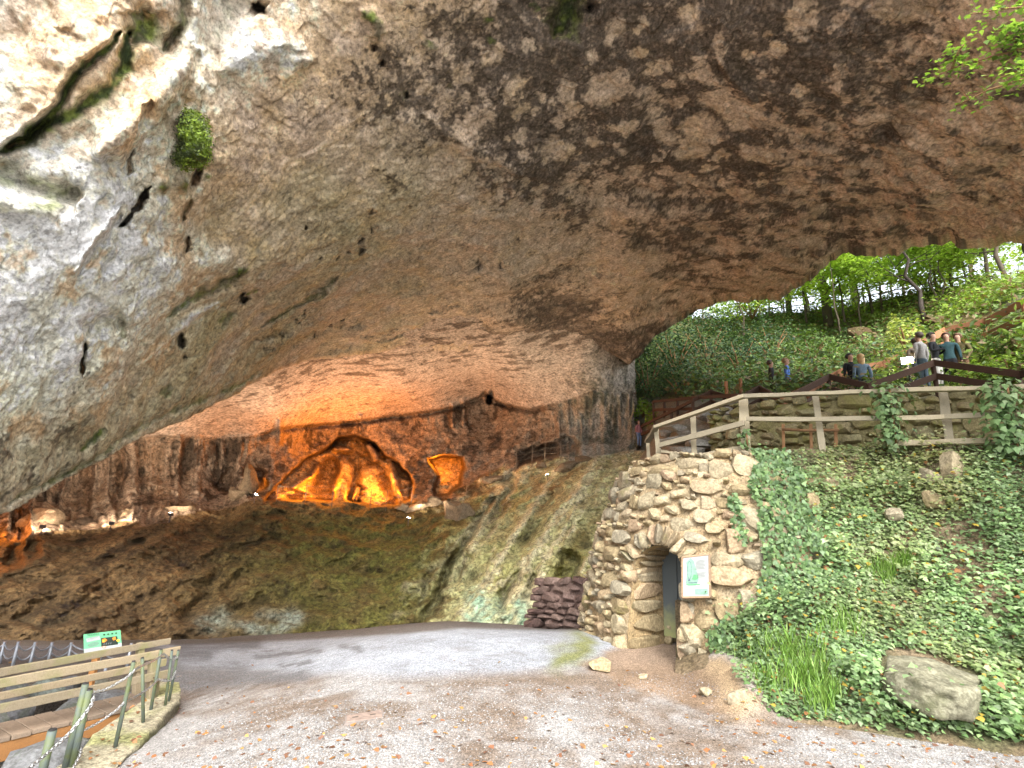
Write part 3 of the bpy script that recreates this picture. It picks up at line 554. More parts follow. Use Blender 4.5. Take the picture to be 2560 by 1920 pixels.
d = sdpoly(u2, v2, [(1430, 1655), (1480, 1640), (1560, 1615), (1640, 1590), (1700, 1600), (1720, 1640), (1700, 1640), (1830, 1650), (1900, 1740), (1840, 1790), (1700, 1755), (1560, 1720)]); c = L3(c, dirt*(1+.3*n2[..., None]), sstep(12, -14, d)*.92)
d, _ = dseg(u2, v2, [(1800, 1665), (1830, 1710), (1850, 1750)]); c = L3(c, sand, np.exp(-(d/42)**2)*.95)
d, _ = dseg(u2, v2, [(1470, 1600), (1420, 1635), (1385, 1650)]); c = L3(c, mossg, np.exp(-(d/28)**2)*.9)
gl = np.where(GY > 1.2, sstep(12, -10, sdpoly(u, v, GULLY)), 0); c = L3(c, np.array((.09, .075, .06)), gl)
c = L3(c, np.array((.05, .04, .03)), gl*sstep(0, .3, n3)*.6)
c = np.clip(c*(1+.22*n4+.16*n3)[..., None], .02, .7)
m = NT('gravel'); cc = m.col(); vo = m.vor(95, out='Color'); vd = m.vor(95)
sp = m.ramp(vo, [(.15, .45), (.5, .95), (.85, 1.5)]); cc = m.mix(.8, cc, m.mix(1, cc, sp, 'MULTIPLY'))
cc = m.mix(1, cc, m.ramp(m.noise(40, 5, .7), [(.3, .72), (.7, 1.25)]), 'MULTIPLY')
M_gravel = m.fin(cc, .9, m.bump(m.noise(30, 5, .7), .5, .02, m.bump(vd, .5, .012)), .2)
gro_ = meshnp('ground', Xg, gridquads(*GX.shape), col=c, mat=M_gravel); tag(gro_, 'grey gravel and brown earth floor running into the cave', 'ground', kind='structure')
def zat(x, y): return float(ground(np.array([float(x)]), np.array([float(y)]))[0])

# ================================================================ EARTH BANK with ivy (right)
D_CP = [(1700, 1120, 10.8), (1866, 1131, 10.6), (2100, 1122, 10.6), (2375, 1117, 10.6), (2600, 1115, 10.5), (3200, 1100, 10), (1800, 1250, 9.9), (1900, 1250, 9.3), (2100, 1250, 9.5), (2400, 1250, 9.5), (2700, 1250, 9.3), (1780, 1400, 9.2), (1900, 1400, 8.75), (2000, 1400, 8.55), (2300, 1400, 8.8), (2600, 1400, 8.8), (1760, 1550, 8.8), (1900, 1540, 8.0), (2000, 1600, 7.5), (2300, 1600, 7.8), (2600, 1600, 8.0), (1780, 1650, 7.9), (1850, 1770, 6.62), (2000, 1795, 6.52), (2100, 1800, 6.6), (2300, 1830, 6.75), (2600, 1870, 7.0), (3200, 1990, 6.6), (3200, 1500, 8)]
D_dep = depthf(D_CP, 2e-4)
bbase = curve([(1600, 1690), (1760, 1712), (1850, 1780), (2000, 1800), (2100, 1808), (2200, 1824), (2300, 1840), (2450, 1856), (2600, 1880), (3300, 2010)]); btop = curve([(1600, 1150), (1700, 1135), (1866, 1128), (2100, 1118), (2375, 1112), (2600, 1110), (3300, 1095)])
uc3 = np.r_[np.linspace(1690, 2600, 330), np.linspace(2600, 3300, 40)[1:]]; sr3 = np.linspace(0, 1, 250); U, S = np.meshgrid(uc3, sr3); V = bbase(U)+24+(btop(U)-bbase(U)-24)*S
X = P(U, V, D_dep(U, V)); ND = gridnormals(X); ND *= np.sign(np.sum(ND*(C0-X), -1, keepdims=True))
rel = .14*fbm(X, .9, 4, 221)+.06*fbm(X, 3, 4, 222); X = X+ND*(rel*sstep(0, .08, S)*sstep(1, .95, S))[..., None]
BX, BN, BU, BV = X, ND, U, V
back = []
hd = rays(U[-1], V[-1]); hd[:, 2] = 0; hd /= np.linalg.norm(hd, axis=1, keepdims=True)
for k in range(1, 20): q = X[-1]+hd*(k*.22)+np.array([0, 0, .012*k]); back.append(q+np.array([0, 0, 1])*(.05*fbm(q, 1.5, 3, 223))[:, None])
XX = np.concatenate([X, np.array(back)]); n2 = fbm(XX, 2, 4, 225); n3 = fbm(XX, 9, 4, 226)
c = L3(np.ones(XX.shape)*np.array((.20, .13, .08)), np.array((.42, .30, .20)), np.clip(.35+.8*n2+.5*n3, 0, 1)); c = L3(c*.75, np.array((.08, .105, .045)), .25+.45*sstep(.0, .4, fbm(XX, 1.1, 3, 227)))
M_soil = rockmat('bank_soil', 9, 26, 30, .6, .6, .6)
bank = meshnp('earth_bank', XX, gridquads(*XX.shape[:2]), col=c, mat=M_soil); tag(bank, 'steep earth bank beside the stone kiln, overgrown with ivy', 'bank', kind='structure')

# ================================================================ HILLSIDE beyond the fence
E_CP = [(1500, 1000, 32), (1500, 1200, 23), (1590, 1050, 28), (1600, 1120, 24.5), (1640, 1160, 18), (1700, 1180, 14.5), (1780, 1130, 16.0), (1700, 1080, 18), (1860, 1190, 14.6), (1900, 1112, 15.2), (2050, 1075, 15.6), (2300, 1106, 14.7), (2600, 1102, 14.4), (2300, 1190, 14.4), (2600, 1190, 14.2), (3500, 1100, 13), (1760, 1020, 19.5), (1860, 1000, 19), (2000, 990, 17.5), (2100, 985, 18), (2330, 968, 20.3), (2550, 975, 19), (3500, 950, 14), (1700, 980, 26), (1850, 960, 27), (2050, 935, 27), (2250, 890, 27), (2450, 905, 22.5), (2400, 850, 25), (2560, 860, 21), (2560, 770, 24.5), (2460, 815, 27), (3500, 700, 18), (1600, 900, 34), (1800, 900, 33), (2000, 880, 35), (2150, 860, 35), (2300, 800, 36), (1600, 780, 42), (1800, 790, 43), (2000, 770, 44), (2250, 735, 42), (2450, 705, 38), (2600, 680, 35), (3500, 500, 30)]
E_dep = depthf(E_CP, 3e-4)
skyl = curve([(1400, 800), (1600, 800), (1800, 795), (2000, 782), (2120, 765), (2250, 738), (2350, 722), (2450, 706), (2560, 690), (3500, 560)])
U, S = np.meshgrid(np.r_[np.linspace(1480, 2600, 330), np.linspace(2600, 3600, 50)[1:]], np.linspace(0, 1, 260)); V = 1215+(skyl(U)-1215)*S
X = P(U, V, E_dep(U, V)); EN = gridnormals(X); EN *= np.sign(np.sum(EN*(C0-X), -1, keepdims=True))
X = X+EN*((.25*fbm(X, .35, 4, 231)+.10*fbm(X, 1.4, 4, 232))*sstep(14, 22, E_dep(U, V)))[..., None]; EX, EU, EV = X, U, V
far = []
hd = rays(U[-1], V[-1]); hd[:, 2] = 0; hd /= np.linalg.norm(hd, axis=1, keepdims=True)
for k in range(1, 14): far.append(X[-1]+hd*(k*4.)+np.array([0, 0, -.5*k]))
XX = np.concatenate([X, np.array(far)]); n1 = fbm(XX, .4, 4, 235); n2 = fbm(XX, 1.6, 4, 236); uu, v_ = proj(XX)
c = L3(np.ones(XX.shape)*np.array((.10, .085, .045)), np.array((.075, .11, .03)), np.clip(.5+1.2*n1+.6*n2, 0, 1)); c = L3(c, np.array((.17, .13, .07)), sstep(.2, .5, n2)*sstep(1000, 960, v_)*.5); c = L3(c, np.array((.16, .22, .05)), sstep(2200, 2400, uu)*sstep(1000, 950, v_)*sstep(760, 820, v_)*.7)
d, _ = dseg(uu, v_, [(2200, 840), (2160, 830)]); c = L3(c, np.array((.26, .17, .08)), np.exp(-(d/30)**2)); d, _ = dseg(uu, v_, [(2330, 820), (2480, 790)]); c = L3(c, np.array((.22, .16, .07)), np.exp(-(d/18)**2))
c = L3(c, np.array((.33, .30, .25)), sstep(990, 1010, v_)*.8)
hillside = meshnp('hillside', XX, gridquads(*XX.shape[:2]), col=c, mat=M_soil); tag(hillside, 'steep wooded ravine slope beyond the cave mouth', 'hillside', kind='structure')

# ================================================================ STONES
import bmesh
def stonemesh(name, seed, mat, boxy=.6, rough=.12, sub=3):
    bm = bmesh.new(); bmesh.ops.create_icosphere(bm, subdivisions=sub, radius=1); V_ = np.array([v.co[:] for v in bm.verts])
    q = np.sign(V_)*np.abs(V_)**boxy; q = q/np.max(np.abs(q), axis=0)
    # a few random planar cuts make facets
    r = np.random.default_rng(seed)
    for _ in range(14):
        d = r.normal(size=3); d /= np.linalg.norm(d); h = r.uniform(.66, .98); s = q @ d; q = q-np.outer(np.maximum(s-h, 0), d)
    q = q*(1+rough*.8*fbm(V_+seed*5.1, 1.3, 4, seed)[:, None])
    for v, p in zip(bm.verts, q): v.co = p
    me = bpy.data.meshes.new(name); bm.to_mesh(me); bm.free(); me.polygons.foreach_set('use_smooth', [True]*len(me.polygons)); me.set_sharp_from_angle(angle=math.radians(24)); me.materials.append(mat); return me
def pack(L, H, classes, blocked=None, pre=(), res=.012, seed=1, limit=290, keepfn=None):
    r = np.random.default_rng(seed); occ = np.zeros((int(H/res)+1, int(L/res)+1), bool); out = []
    if blocked is not None:
        yy, xx = np.mgrid[0:occ.shape[0], 0:occ.shape[1]]; occ |= blocked(xx*res, yy*res)
    def mask(w, h, a):
        nx, ny = max(3, int(w/res)), max(3, int(h/res)); y, x = np.mgrid[0:ny, 0:nx]; x = (x+.5)/nx*2-1; y = (y+.5)/ny*2-1
        return (np.abs(x)**3+np.abs(y)**3) < 1
    def tryput(x, y, w, h, force=False):
        m_ = mask(w, h, 0); ny, nx = m_.shape; i, j = int((y-h/2)/res), int((x-w/2)/res)
        if i < 0 or j < 0 or i+ny > occ.shape[0] or j+nx > occ.shape[1]: return False
        sub = occ[i:i+ny, j:j+nx]
        if not force and (sub & m_).sum() > .03*m_.sum(): return False
        sub |= m_; out.append((x, y, w, h)); return True
    for p in pre:
        m_ = mask(p[2], p[3], 0); tryput(*p, force=True)
    for w, h, n in classes:
        for _ in range(n):
            if len(out) >= limit: return out
            k = r.uniform(.8, 1.25); ww, hh = w*k*r.uniform(.85, 1.2), h*k*r.uniform(.85, 1.15); tryput(r.uniform(0, L), r.uniform(0, H), ww, hh)
    return out
def place(me, name, parent, c, X_, Y_, Z_, sx, sy, sz, rot=0., tilt=0.):
    o = link(name, me, parent); B = Matrix((X_, Y_, Z_)).transposed().to_4x4()
    Rl = Matrix.Rotation(rot, 4, 'Y') @ Matrix.Rotation(tilt, 4, 'Z')
    o.matrix_world = Matrix.Translation(c) @ B @ Rl @ Matrix.Diagonal((sx, sy, sz, 1))
    return o
random.seed(11)
M_kst = stonemat('kiln_stone', [(0, (.28, .22, .125)), (.2, (.36, .29, .17)), (.4, (.31, .27, .185)), (.55, (.40, .33, .21)), (.7, (.29, .26, .19)), (.84, (.37, .285, .175)), (.93, (.34, .245, .16)), (1, (.42, .36, .245))], moss=(.22, .21, .07), mossamt=.02)
KST = [stonemesh('stone', 300+k, M_kst, .34+.08*(k % 4), .2) for k in range(9)]; SLB = [stonemesh('stone', 320+k, M_kst, .3, .12) for k in range(4)]

# ================================================================ LIME KILN (stone building with arched door)
KC = np.array([4.2, 9.75]); sil = [(1455, 1590), (1460, 1540), (1475, 1450), (1500, 1330), (1530, 1265), (1550, 1205), (1590, 1170)]
kz, kr = [], []
for a, b in sil:
    d = rays(a, b); h = d[:2]/np.linalg.norm(d[:2]); kr.append(abs(KC[0]*h[1]-KC[1]*h[0])); kz.append(CZ+d[2]/np.linalg.norm(d[:2])*(KC @ h))
KR = lambda z: np.interp(z, kz, kr); PHD = math.radians(-140); DW, DSP, DZ0 = .86, 1.05, -.08      # door: width, springing height, sill
KTOP = 2.93
def kp(phi, z, off=0.): r = KR(z)+off; return np.stack([KC[0]+r*np.cos(phi), KC[1]+r*np.sin(phi), z+0*np.asarray(phi, float)], -1)
RM = 2.55; PH0, PH1 = math.radians(-196), math.radians(-92)
s2phi = lambda s: PHD+s/RM
kiln = thing('stone_kiln', 'round battered kiln of pale rubble stone with an arched doorway', 'kiln', (KC[0], KC[1], 0))
def kparent(o):
    return o
def inarch(s, z, g=0.):
    return (np.abs(s) < DW/2+g) & (z < DSP) | ((s*s+(z-DSP)**2) < (DW/2+g)**2) & (z >= DSP)
ph = np.linspace(PH0, PH1, 210); zz = np.linspace(-.5, KTOP, 110); PHI, Z = np.meshgrid(ph, zz); Xk = kp(PHI, Z, -.012); Xk = Xk+np.stack([np.cos(PHI), np.sin(PHI), 0*PHI], -1)*(.035*fbm(Xk, 3, 4, 301)+.02*fbm(Xk, 11, 3, 302))[..., None]
Sg = (PHI-PHD)*RM; keep = ~inarch(Sg, Z, -.0)[:-1, :-1]
n2 = fbm(Xk, 2, 4, 303); n3 = fbm(Xk, 9, 4, 304); ck = L3(np.ones(Xk.shape)*np.array((.35, .255, .145)), np.array((.43, .35, .23)), np.clip(.4+n2+n3*.6, 0, 1)); ck = L3(ck, np.array((.22, .16, .08)), sstep(.1, .4, n3)*.6)
M_mort = rockmat('mortar', 8, 26, 30, .5, .6, .6)
core = meshnp('mortar_core', Xk-np.array([KC[0], KC[1], 0]), gridquads(*PHI.shape, keep=keep), col=ck, mat=M_mort, parent=kiln)
nd = Vector((math.cos(PHD), math.sin(PHD), 0)); td = Vector((-math.sin(PHD), math.cos(PHD), 0)); up = Vector((0, 0, 1)); OD = Vector((KC[0], KC[1], 0))
def kd(s, z, inn):    # point in the doorway: sideways, height, depth inwards
    r = KR(z); return OD+nd*(float(r)-.05-inn)+td*s+up*z
# td runs anticlockwise: in the picture +s is to the right
prof = [(-DW/2, -.4), (-DW/2, .3), (-DW/2, DSP)]+[(-DW/2*math.cos(a), DSP+DW/2*math.sin(a)) for a in np.linspace(.15, math.pi-.15, 11)]+[(DW/2, DSP), (DW/2, .3), (DW/2, -.4)]
tun = np.array([[kd(s, z, i*.12)[:] for (s, z) in prof] for i in range(12)]); tun = tun+.02*fbm(tun, 5, 3, 305)[..., None]
meshnp('reveal', tun-np.array([KC[0], KC[1], 0]), gridquads(12, len(prof)), col=np.ones((12*len(prof), 3))*np.array((.38, .28, .15)), mat=M_mort, parent=kiln)
KP = lambda s, z, off: Vector([float(a) for a in kp(np.array(s2phi(s)), np.array(z), off)])
def kstone(s, z, w, h, dep=.11, off=0., rot=None, me=None):
    f = s2phi(s); n_ = Vector((math.cos(f), math.sin(f), .16)).normalized(); t_ = Vector((-math.sin(f), math.cos(f), 0)); u_ = n_.cross(t_)*-1
    if u_.z < 0: u_ = -u_
    return place(me or random.choice(KST), 'stone', kiln, KP(s, z, off)-OD, t_, n_, u_, w/2*1.02, dep, h/2*1.02, random.uniform(-.12, .12) if rot is None else rot, random.uniform(-.08, .08))
def hitk(u_, v_):
    d = rays(u_, v_)
    for t in np.arange(7, 13, .02):
        p = C0+d*t
        if np.hypot(p[0]-KC[0], p[1]-KC[1]) < KR(p[2]): return (math.atan2(p[1]-KC[1], p[0]-KC[0])-PHD)*RM, p[2], t
    return None
man = [(315, 578, 160, 75), (470, 540, 160, 72), (545, 562, 80, 50), (632, 575, 112, 96), (765, 565, 150, 132), (555, 670, 150, 80), (725, 680, 140, 75), (255, 730, 75, 90), (340, 725, 85, 62), (560, 745, 88, 70), (545, 820, 92, 82), (430, 857, 105, 72), (790, 830, 132, 122), (700, 940, 112, 112), (650, 1030, 150, 82), (790, 1040, 122, 92), (680, 1130, 200, 104), (665, 1310, 112, 112), (775, 1265, 122, 122), (710, 1385, 132, 96), (450, 1320, 82, 104), (560, 1350, 125, 100), (480, 1420, 112, 82), (910, 925, 120, 90), (880, 700, 92, 62), (890, 1130, 82, 104), (890, 1225, 112, 82), (925, 1330, 72, 92), (520, 640, 90, 60), (280, 640, 100, 90), (360, 600, 90, 60), (500, 930, 110, 60), (600, 880, 90, 60), (380, 780, 80, 50), (470, 760, 70, 60), (290, 800, 70, 60), (200, 740, 60, 70), (450, 1500, 80, 110), (540, 1560, 90, 90), (480, 1450, 70, 70), (120, 925, 80, 80), (190, 860, 70, 60)]
pre = []; S0 = (PH0-PHD)*RM; LK = (PH1-PH0)*RM
for a, b, w, h in man:
    q = hitk(1500+a/2.0736, 900+b/2.0736)
    if q is None: continue
    sc = q[2]/FPX/2.0736; cosf = max(.5, math.cos(s2phi(q[0])-math.atan2(-1, -.33)))
    pre.append((q[0]-S0, q[1]+.3, w*sc/cosf, h*sc))
pk = pack(LK-.15, KTOP+.33, [(.46, .29, 160), (.36, .23, 420), (.27, .17, 900), (.18, .12, 2500), (.12, .08, 5000)], blocked=lambda x, y: inarch(x+S0, y-.3, .27) & (np.abs(x+S0) < DW/2+.27), pre=pre, seed=5, limit=285)
for (x, y, w, h) in pk: kstone(x+S0, y-.3, w, h, dep=random.uniform(.08, .13), off=random.uniform(-.03, .02))
# arch stones
for k in range(15):
    a = math.radians(-6+192*k/14); rr = DW/2+.155; s, z = -rr*math.cos(a), DSP+rr*math.sin(a)
    f = s2phi(s); n_ = Vector((math.cos(f), math.sin(f), .1)).normalized(); t_ = Vector((-math.sin(f), math.cos(f), 0)); u_ = Vector((0, 0, 1))
    o = place(random.choice(SLB), 'arch_stone', kiln, KP(s, z, -.03)-OD, t_, n_, u_, .16*random.uniform(.85, 1.15), .15, .066*random.uniform(.9, 1.1), a-math.pi, 0)
# jamb stones on both sides and stones lining the left reveal
for side in (-1, 1):
    z = -.12
    while z < DSP-.05:
        h = random.uniform(.15, .33)
        if side < 0:
            w = random.uniform(.26, .42); kstone(side*(DW/2+w/2-.03), z+h/2, w, h, .13, .0, 0)
            place(random.choice(SLB), 'stone', kiln, kd(-DW/2+.0, z+h/2, .48)-OD, -nd, td, up, .44*random.uniform(.9, 1.05), .055, h/2*.97, random.uniform(-.03, .03))
        else:
            w = random.uniform(.2, .3); kstone(DW/2+w/2-.03, z+h/2, w, h, .13, 0, 0)
        z += h*.96
for k in range(9):
    a = math.radians(4+118*k/8); rr = DW/2; place(random.choice(SLB), 'stone', kiln, kd(-rr*math.cos(a), DSP+rr*math.sin(a), .5)-OD, -nd, td*math.cos(a)*1+up*-math.sin(a), up*math.cos(a)+td*math.sin(a), .45*random.uniform(.85, 1.05), .05, .052)
for k in range(7):
    z = -.05+k*.2; place(random.choice(KST), 'stone', kiln, kd(-DW/2+.10, z+.08, .93)-OD, td, nd, up, .09, .07, .10)
# door
m = NT('door_paint'); zc = m.n('SeparateXYZ', {0: m.pos()}).outputs[2]; g = m.noise(9, 5, .6)
f = m.ramp(m.math('ADD', zc, m.math('MULTIPLY', m.math('SUBTRACT', g, .5), .5)), [(0, 1), (.12, .95), (.62, 0)])
cd = m.mix(f, (.085, .10, .105), (.27, .28, .12)); cd = m.mix(m.ramp(m.noise(24, 6, .75), [(.66, 0), (.74, .7)]), cd, (.3, .33, .3))
M_door = m.fin(cd, .6, m.bump(m.noise(20, 5), .3, .01), .3)
dr = link('door', None, kiln); dr.location = kd(0, 0, .80)-OD
for k in range(4):
    w = .27; s = -.40+w*(k+.5); top = DSP+math.sqrt(max(.02, (DW/2+.1)**2-max(0, abs(s)-.02)**2)); b = MB(OD+Vector(dr.location)); b.box(kd(s, (.1+top)/2, .80), td*(w/2-.004), nd*.022, up*((top-.1)/2)); b.build('plank', M_door, dr, bevel=.005)
b = MB(OD+Vector(dr.location)); b.box(kd(-.36, .62, .86), td*.03, nd*.03, up*.72); b.build('door_post', M_door, dr, bevel=.005)
# small stones by the door
def rockthing(name, label, cat, u_, v_, w, d_, h_, me, rot=0., sink=.35, group=None, z=None):
    g = Pz(u_, v_, 0.); 
    for _ in range(6): g = Pz(u_, v_, zat(g[0], g[1]))
    o = link(name, me); o.location = (g[0], g[1], g[2]+h_*(1-sink)); o.scale = (w, d_, h_); o.rotation_euler = (random.uniform(-.1, .1), random.uniform(-.1, .1), rot)
    return tag(o, label, cat, group)
rockthing('stone', 'mossy grey stone lying on the earth in front of the kiln door', 'stone', 1497, 1676, .14, .11, .09, KST[2], .4)
rockthing('stone', 'small flat pale stone on the brown earth below the kiln door', 'stone', 1607, 1697, .09, .05, .03, KST[3], .2)
rockthing('stone', 'pale cracked stone at the foot of the ivy beside the sandy slope', 'stone', 1852, 1758, .12, .09, .08, KST[4], .7)
rockthing('stone', 'pale stone half buried in the sandy slope right of the kiln door', 'stone', 1763, 1738, .08, .07, .05, KST[5], .9)

# ================================================================ information board hanging on the kiln
def quadpanel(name, corners, thick, mat, parent, org):
    a = [Vector(p)-Vector(org) for p in corners]; n_ = (a[1]-a[0]).cross(a[3]-a[0]).normalized()
    if n_.dot(Vector((0, 0, CZ))-Vector(corners[0])) < 0: n_ = -n_
    v_ = [p for p in a]+[p-n_*thick for p in a]
    me = bpy.data.meshes.new(name); me.from_pydata([tuple(p) for p in v_], [], [(0, 1, 2, 3), (7, 6, 5, 4), (0, 4, 5, 1), (1, 5, 6, 2), (2, 6, 7, 3), (3, 7, 4, 0)]); me.update(); me.materials.append(mat)
    bm = bmesh.new(); bm.from_mesh(me); bmesh.ops.recalc_face_normals(bm, faces=bm.faces); bm.to_mesh(me); bm.free()
    return link(name, me, parent), n_
def bil(c, x, y): return c[0].lerp(c[1], x).lerp(c[3].lerp(c[2], x), y)
def printed(corners, n_, items, parent, org, lift=.002):
    """flat print: quads/polygons in panel coordinates, each group of colour one mesh"""
    by = {}
    for nm, mat, poly in items: by.setdefault((nm, mat.name), [mat, []])[1].append(poly)
    for k, ((nm, _), (mat, polys)) in enumerate(by.items()):
        v_, f_ = [], []
        for q in polys:
            b0 = len(v_)
            for x, y in q: v_.append(tuple(bil(corners, x, y)+n_*(lift+.0012*k)-Vector(org)))
            f_.append(tuple(range(b0, b0+len(q))))
        me = bpy.data.meshes.new(nm); me.from_pydata(v_, [], f_); me.update(); me.materials.append(mat); link(nm, me, parent)
rect = lambda x0, y0, x1, y1: [(x0, y0), (x1, y0), (x1, y1), (x0, y1)]
M_white = plain('panel_white', (.27, .285, .27), .4, var=.05); M_frame = woodmat('frame_wood', (.30, .21, .13), (.22, .15, .10), (.10, .07, .05))
ink = lambda n, c: plain('ink_'+n, c, .5, var=.15, sc=30)
I_blk, I_grn, I_pale, I_gry, I_blue, I_ora, I_yel, I_wht = ink('black', (.02, .03, .025)), ink('green', (.05, .22, .08)), ink('pale', (.13, .25, .18)), ink('grey', (.13, .14, .14)), ink('blue', (.05, .08, .10)), ink('orange', (.55, .20, .03)), ink('yellow', (.65, .50, .05)), ink('white', (.34, .36, .36))
bc = [Vector([float(x) for x in P(a, b, t)]) for a, b, t in ((1708, 1395, 8.02), (1771, 1388, 8.0), (1773, 1490, 7.9), (1708, 1491, 7.92))]
bcn = (bc[0]+bc[1]+bc[2]+bc[3])/4
board = thing('information_board', 'white information board with a green drawing, in a wooden frame on the kiln wall', 'information board', bcn)
pn, n_ = quadpanel('panel', bc, .015, M_white, board, bcn)
for a, b, nm in ((0, 1, 'frame_rail'), (1, 2, 'frame_rail'), (2, 3, 'frame_rail'), (3, 0, 'frame_rail')):
    d = (bc[b]-bc[a]).normalized(); mb = MB(bcn); out_ = ((bc[a]+bc[b])/2-bcn).normalized(); mb.bar(bc[a]+out_*.012-d*.012-n_*.02, bc[b]+out_*.012+d*.012-n_*.02, .06, .026, up=out_); mb.build(nm, M_frame, board, bevel=.003)
mb = MB(bcn); mb.bar(bcn-n_*.03, bcn-n_*.45, .08, .08); mb.build('bracket', M_frame, board)
ell = lambda cx, cy, rx, ry, n=16, a0=0: [(cx+rx*math.cos(2*math.pi*k/n+a0), cy+ry*math.sin(2*math.pi*k/n+a0)) for k in range(n)]
it = [('print', I_pale, [(.12, .12), (.3, .02), (.42, .1), (.55, .4), (.62, .6), (.5, .74), (.2, .74), (.1, .66), (.16, .4)])]
it += [('print_wash', I_wht, rect(.04, .78, .45, .97)), ('print_wash', I_pale, rect(.46, .82, .95, .96))]
it += [('print_green', I_grn, [(.34, .58), (.42, .46), (.6, .48), (.58, .58), (.5, .6)]), ('print_green', I_grn, rect(.12, .70, .66, .72))]
for k in range(16):
    a, b = 2*math.pi*k/16, 2*math.pi*(k+1)/16
    it.append(('print_line', I_blue, [(.25+.09*math.cos(a), .34+.24*math.sin(a)), (.25+.09*math.cos(b), .34+.24*math.sin(b)), (.25+.075*math.cos(b), .34+.225*math.sin(b)), (.25+.075*math.cos(a), .34+.225*math.sin(a))]))
it += [('print_line', I_blue, rect(.2, .655, .56, .675)), ('print_line', I_blue, ell(.24, .6, .05, .03, 8))]
for k in range(7): it.append(('text_line', I_gry, rect(.50 if k < 5 else .42, .11+.035*k, .93-.05*(k % 3), .120+.035*k)))
for k in range(4): it.append(('text_line', I_gry, rect(.52, .42+.035*k, .93-.07*(k % 2), .43+.035*k)))
printed(bc, n_, it, board, bcn)

# ================================================================ RED DRY STONE WALL (left of the kiln)
M_red = stonemat('red_stone', [(0, (.13, .085, .075)), (.4, (.20, .135, .115)), (.7, (.165, .115, .10)), (1, (.26, .185, .155))], var=.4)
RST = [stonemesh('red_stone', 340+k, M_red, .26, .2) for k in range(5)]
ra_, rb_ = P(1322, 1562, 12.6), P(1490, 1565, 10.9); ra_[2] = zat(ra_[0], ra_[1]); rb_[2] = zat(rb_[0], rb_[1])
rw_o = Vector(ra_); tx = Vector(rb_)-Vector(ra_); LR = tx.length; tx.normalize(); rn = Vector((tx.y, -tx.x, 0)).normalized(); rn = rn if rn.y < 0 else -rn
redw = thing('dry_stone_wall', 'low dry stone wall of stacked reddish brown slabs left of the kiln', 'stone wall', rw_o)
y = .0
while y < .88:
    h = random.uniform(.08, .19); x = -random.uniform(0, .2)+.16*y
    while x < LR:
        w = random.uniform(.28, .72); hj = h*random.uniform(.8, 1.15)
        place(random.choice(RST), 'stone', redw, tx*(x+w/2)+up*(y+h/2)-rn*(.03+.12*y), tx, rn, up, w/2*1.03, .16*random.uniform(.8, 1.2), hj/2*1.1, random.uniform(-.09, .09)); x += w*.97
    y += h*.95
b = MB(rw_o); b.box(rw_o+tx*(LR/2+.1)-rn*.30+up*.38, tx*(LR/2-.1), rn*.22, up*.5); b.build('rubble_core', M_red, redw)

# ================================================================ TERRACE WALL behind the pale fence (mossy)
M_ter = stonemat('terrace_stone', [(0, (.24, .21, .10)), (.35, (.34, .30, .16)), (.6, (.28, .26, .145)), (.8, (.38, .33, .19)), (1, (.20, .16, .09))], moss=(.19, .19, .05), mossamt=.12)
TST = [stonemesh('stone', 360+k, M_ter, .65, .16) for k in range(6)]
wp = [(1775, 1112, 15.2), (1850, 1122, 14.4), (2000, 1116, 13.9), (2300, 1108, 13.6), (2600, 1102, 13.4), (2750, 1100, 13.2)]
wpt = [Vector([float(x) for x in P(*p)]) for p in wp]
twall = thing('terrace_wall', 'mossy dry stone terrace wall behind the pale wooden fence', 'stone wall', wpt[0])
cum = [0]
for i in range(1, len(wpt)): cum.append(cum[-1]+(wpt[i]-wpt[i-1]).length)
def onwall(s):
    i = max(k for k in range(len(cum)-1) if cum[k] <= s+1e-6); f = (s-cum[i])/(cum[i+1]-cum[i]); p = wpt[i].lerp(wpt[i+1], f); t_ = (wpt[i+1]-wpt[i]); t_.z = 0; t_.normalize(); n_ = Vector((t_.y, -t_.x, 0)); n_ = n_ if n_.y < 0 else -n_
    return p, t_, n_
def walltop(s):
    p, t_, n_ = onwall(min(s, cum[-1]-.01)); u_, v_ = proj(np.array(p)); vt = np.interp(u_, [1760, 1800, 1980, 2200, 2560, 2800], [1045, 1022, 998, 982, 968, 962]); hd_ = math.hypot(p.x, p.y); d = rays(u_, vt); return CZ+d[2]/math.hypot(d[0], d[1])*hd_-p.z
tops = [walltop(s) for s in np.linspace(0, cum[-1], 30)]; TH = lambda s: np.interp(s, np.linspace(0, cum[-1], 30), tops)
pk = pack(cum[-1], 1.75, [(.55, .36, 25), (.40, .26, 120), (.30, .2, 600), (.22, .14, 2200), (.15, .1, 4000)], blocked=lambda x, y: y > TH(x)+.05, seed=9, limit=292)
for (x, y, w, h) in pk:
    p, t_, n_ = onwall(min(x, cum[-1]-.01)); place(random.choice(TST), 'stone', twall, p+up*y+n_*random.uniform(-.04, .03)-wpt[0], t_, n_, up, w/2*1.13, .17, h/2*1.15, random.uniform(-.15, .15), random.uniform(-.1, .1))
mb = MB(wpt[0])
for i in range(len(wpt)-1):
    a, b = wpt[i], wpt[i+1]; p, t_, n_ = onwall(cum[i]+.01); h = min(TH(cum[i]), TH(cum[i+1])); mb.box((a+b)/2-n_*.36+up*(h/2-.25), (b-a)*.5, n_*.34, up*(h/2+.2))
mb.build('earth_fill', M_ter, twall)

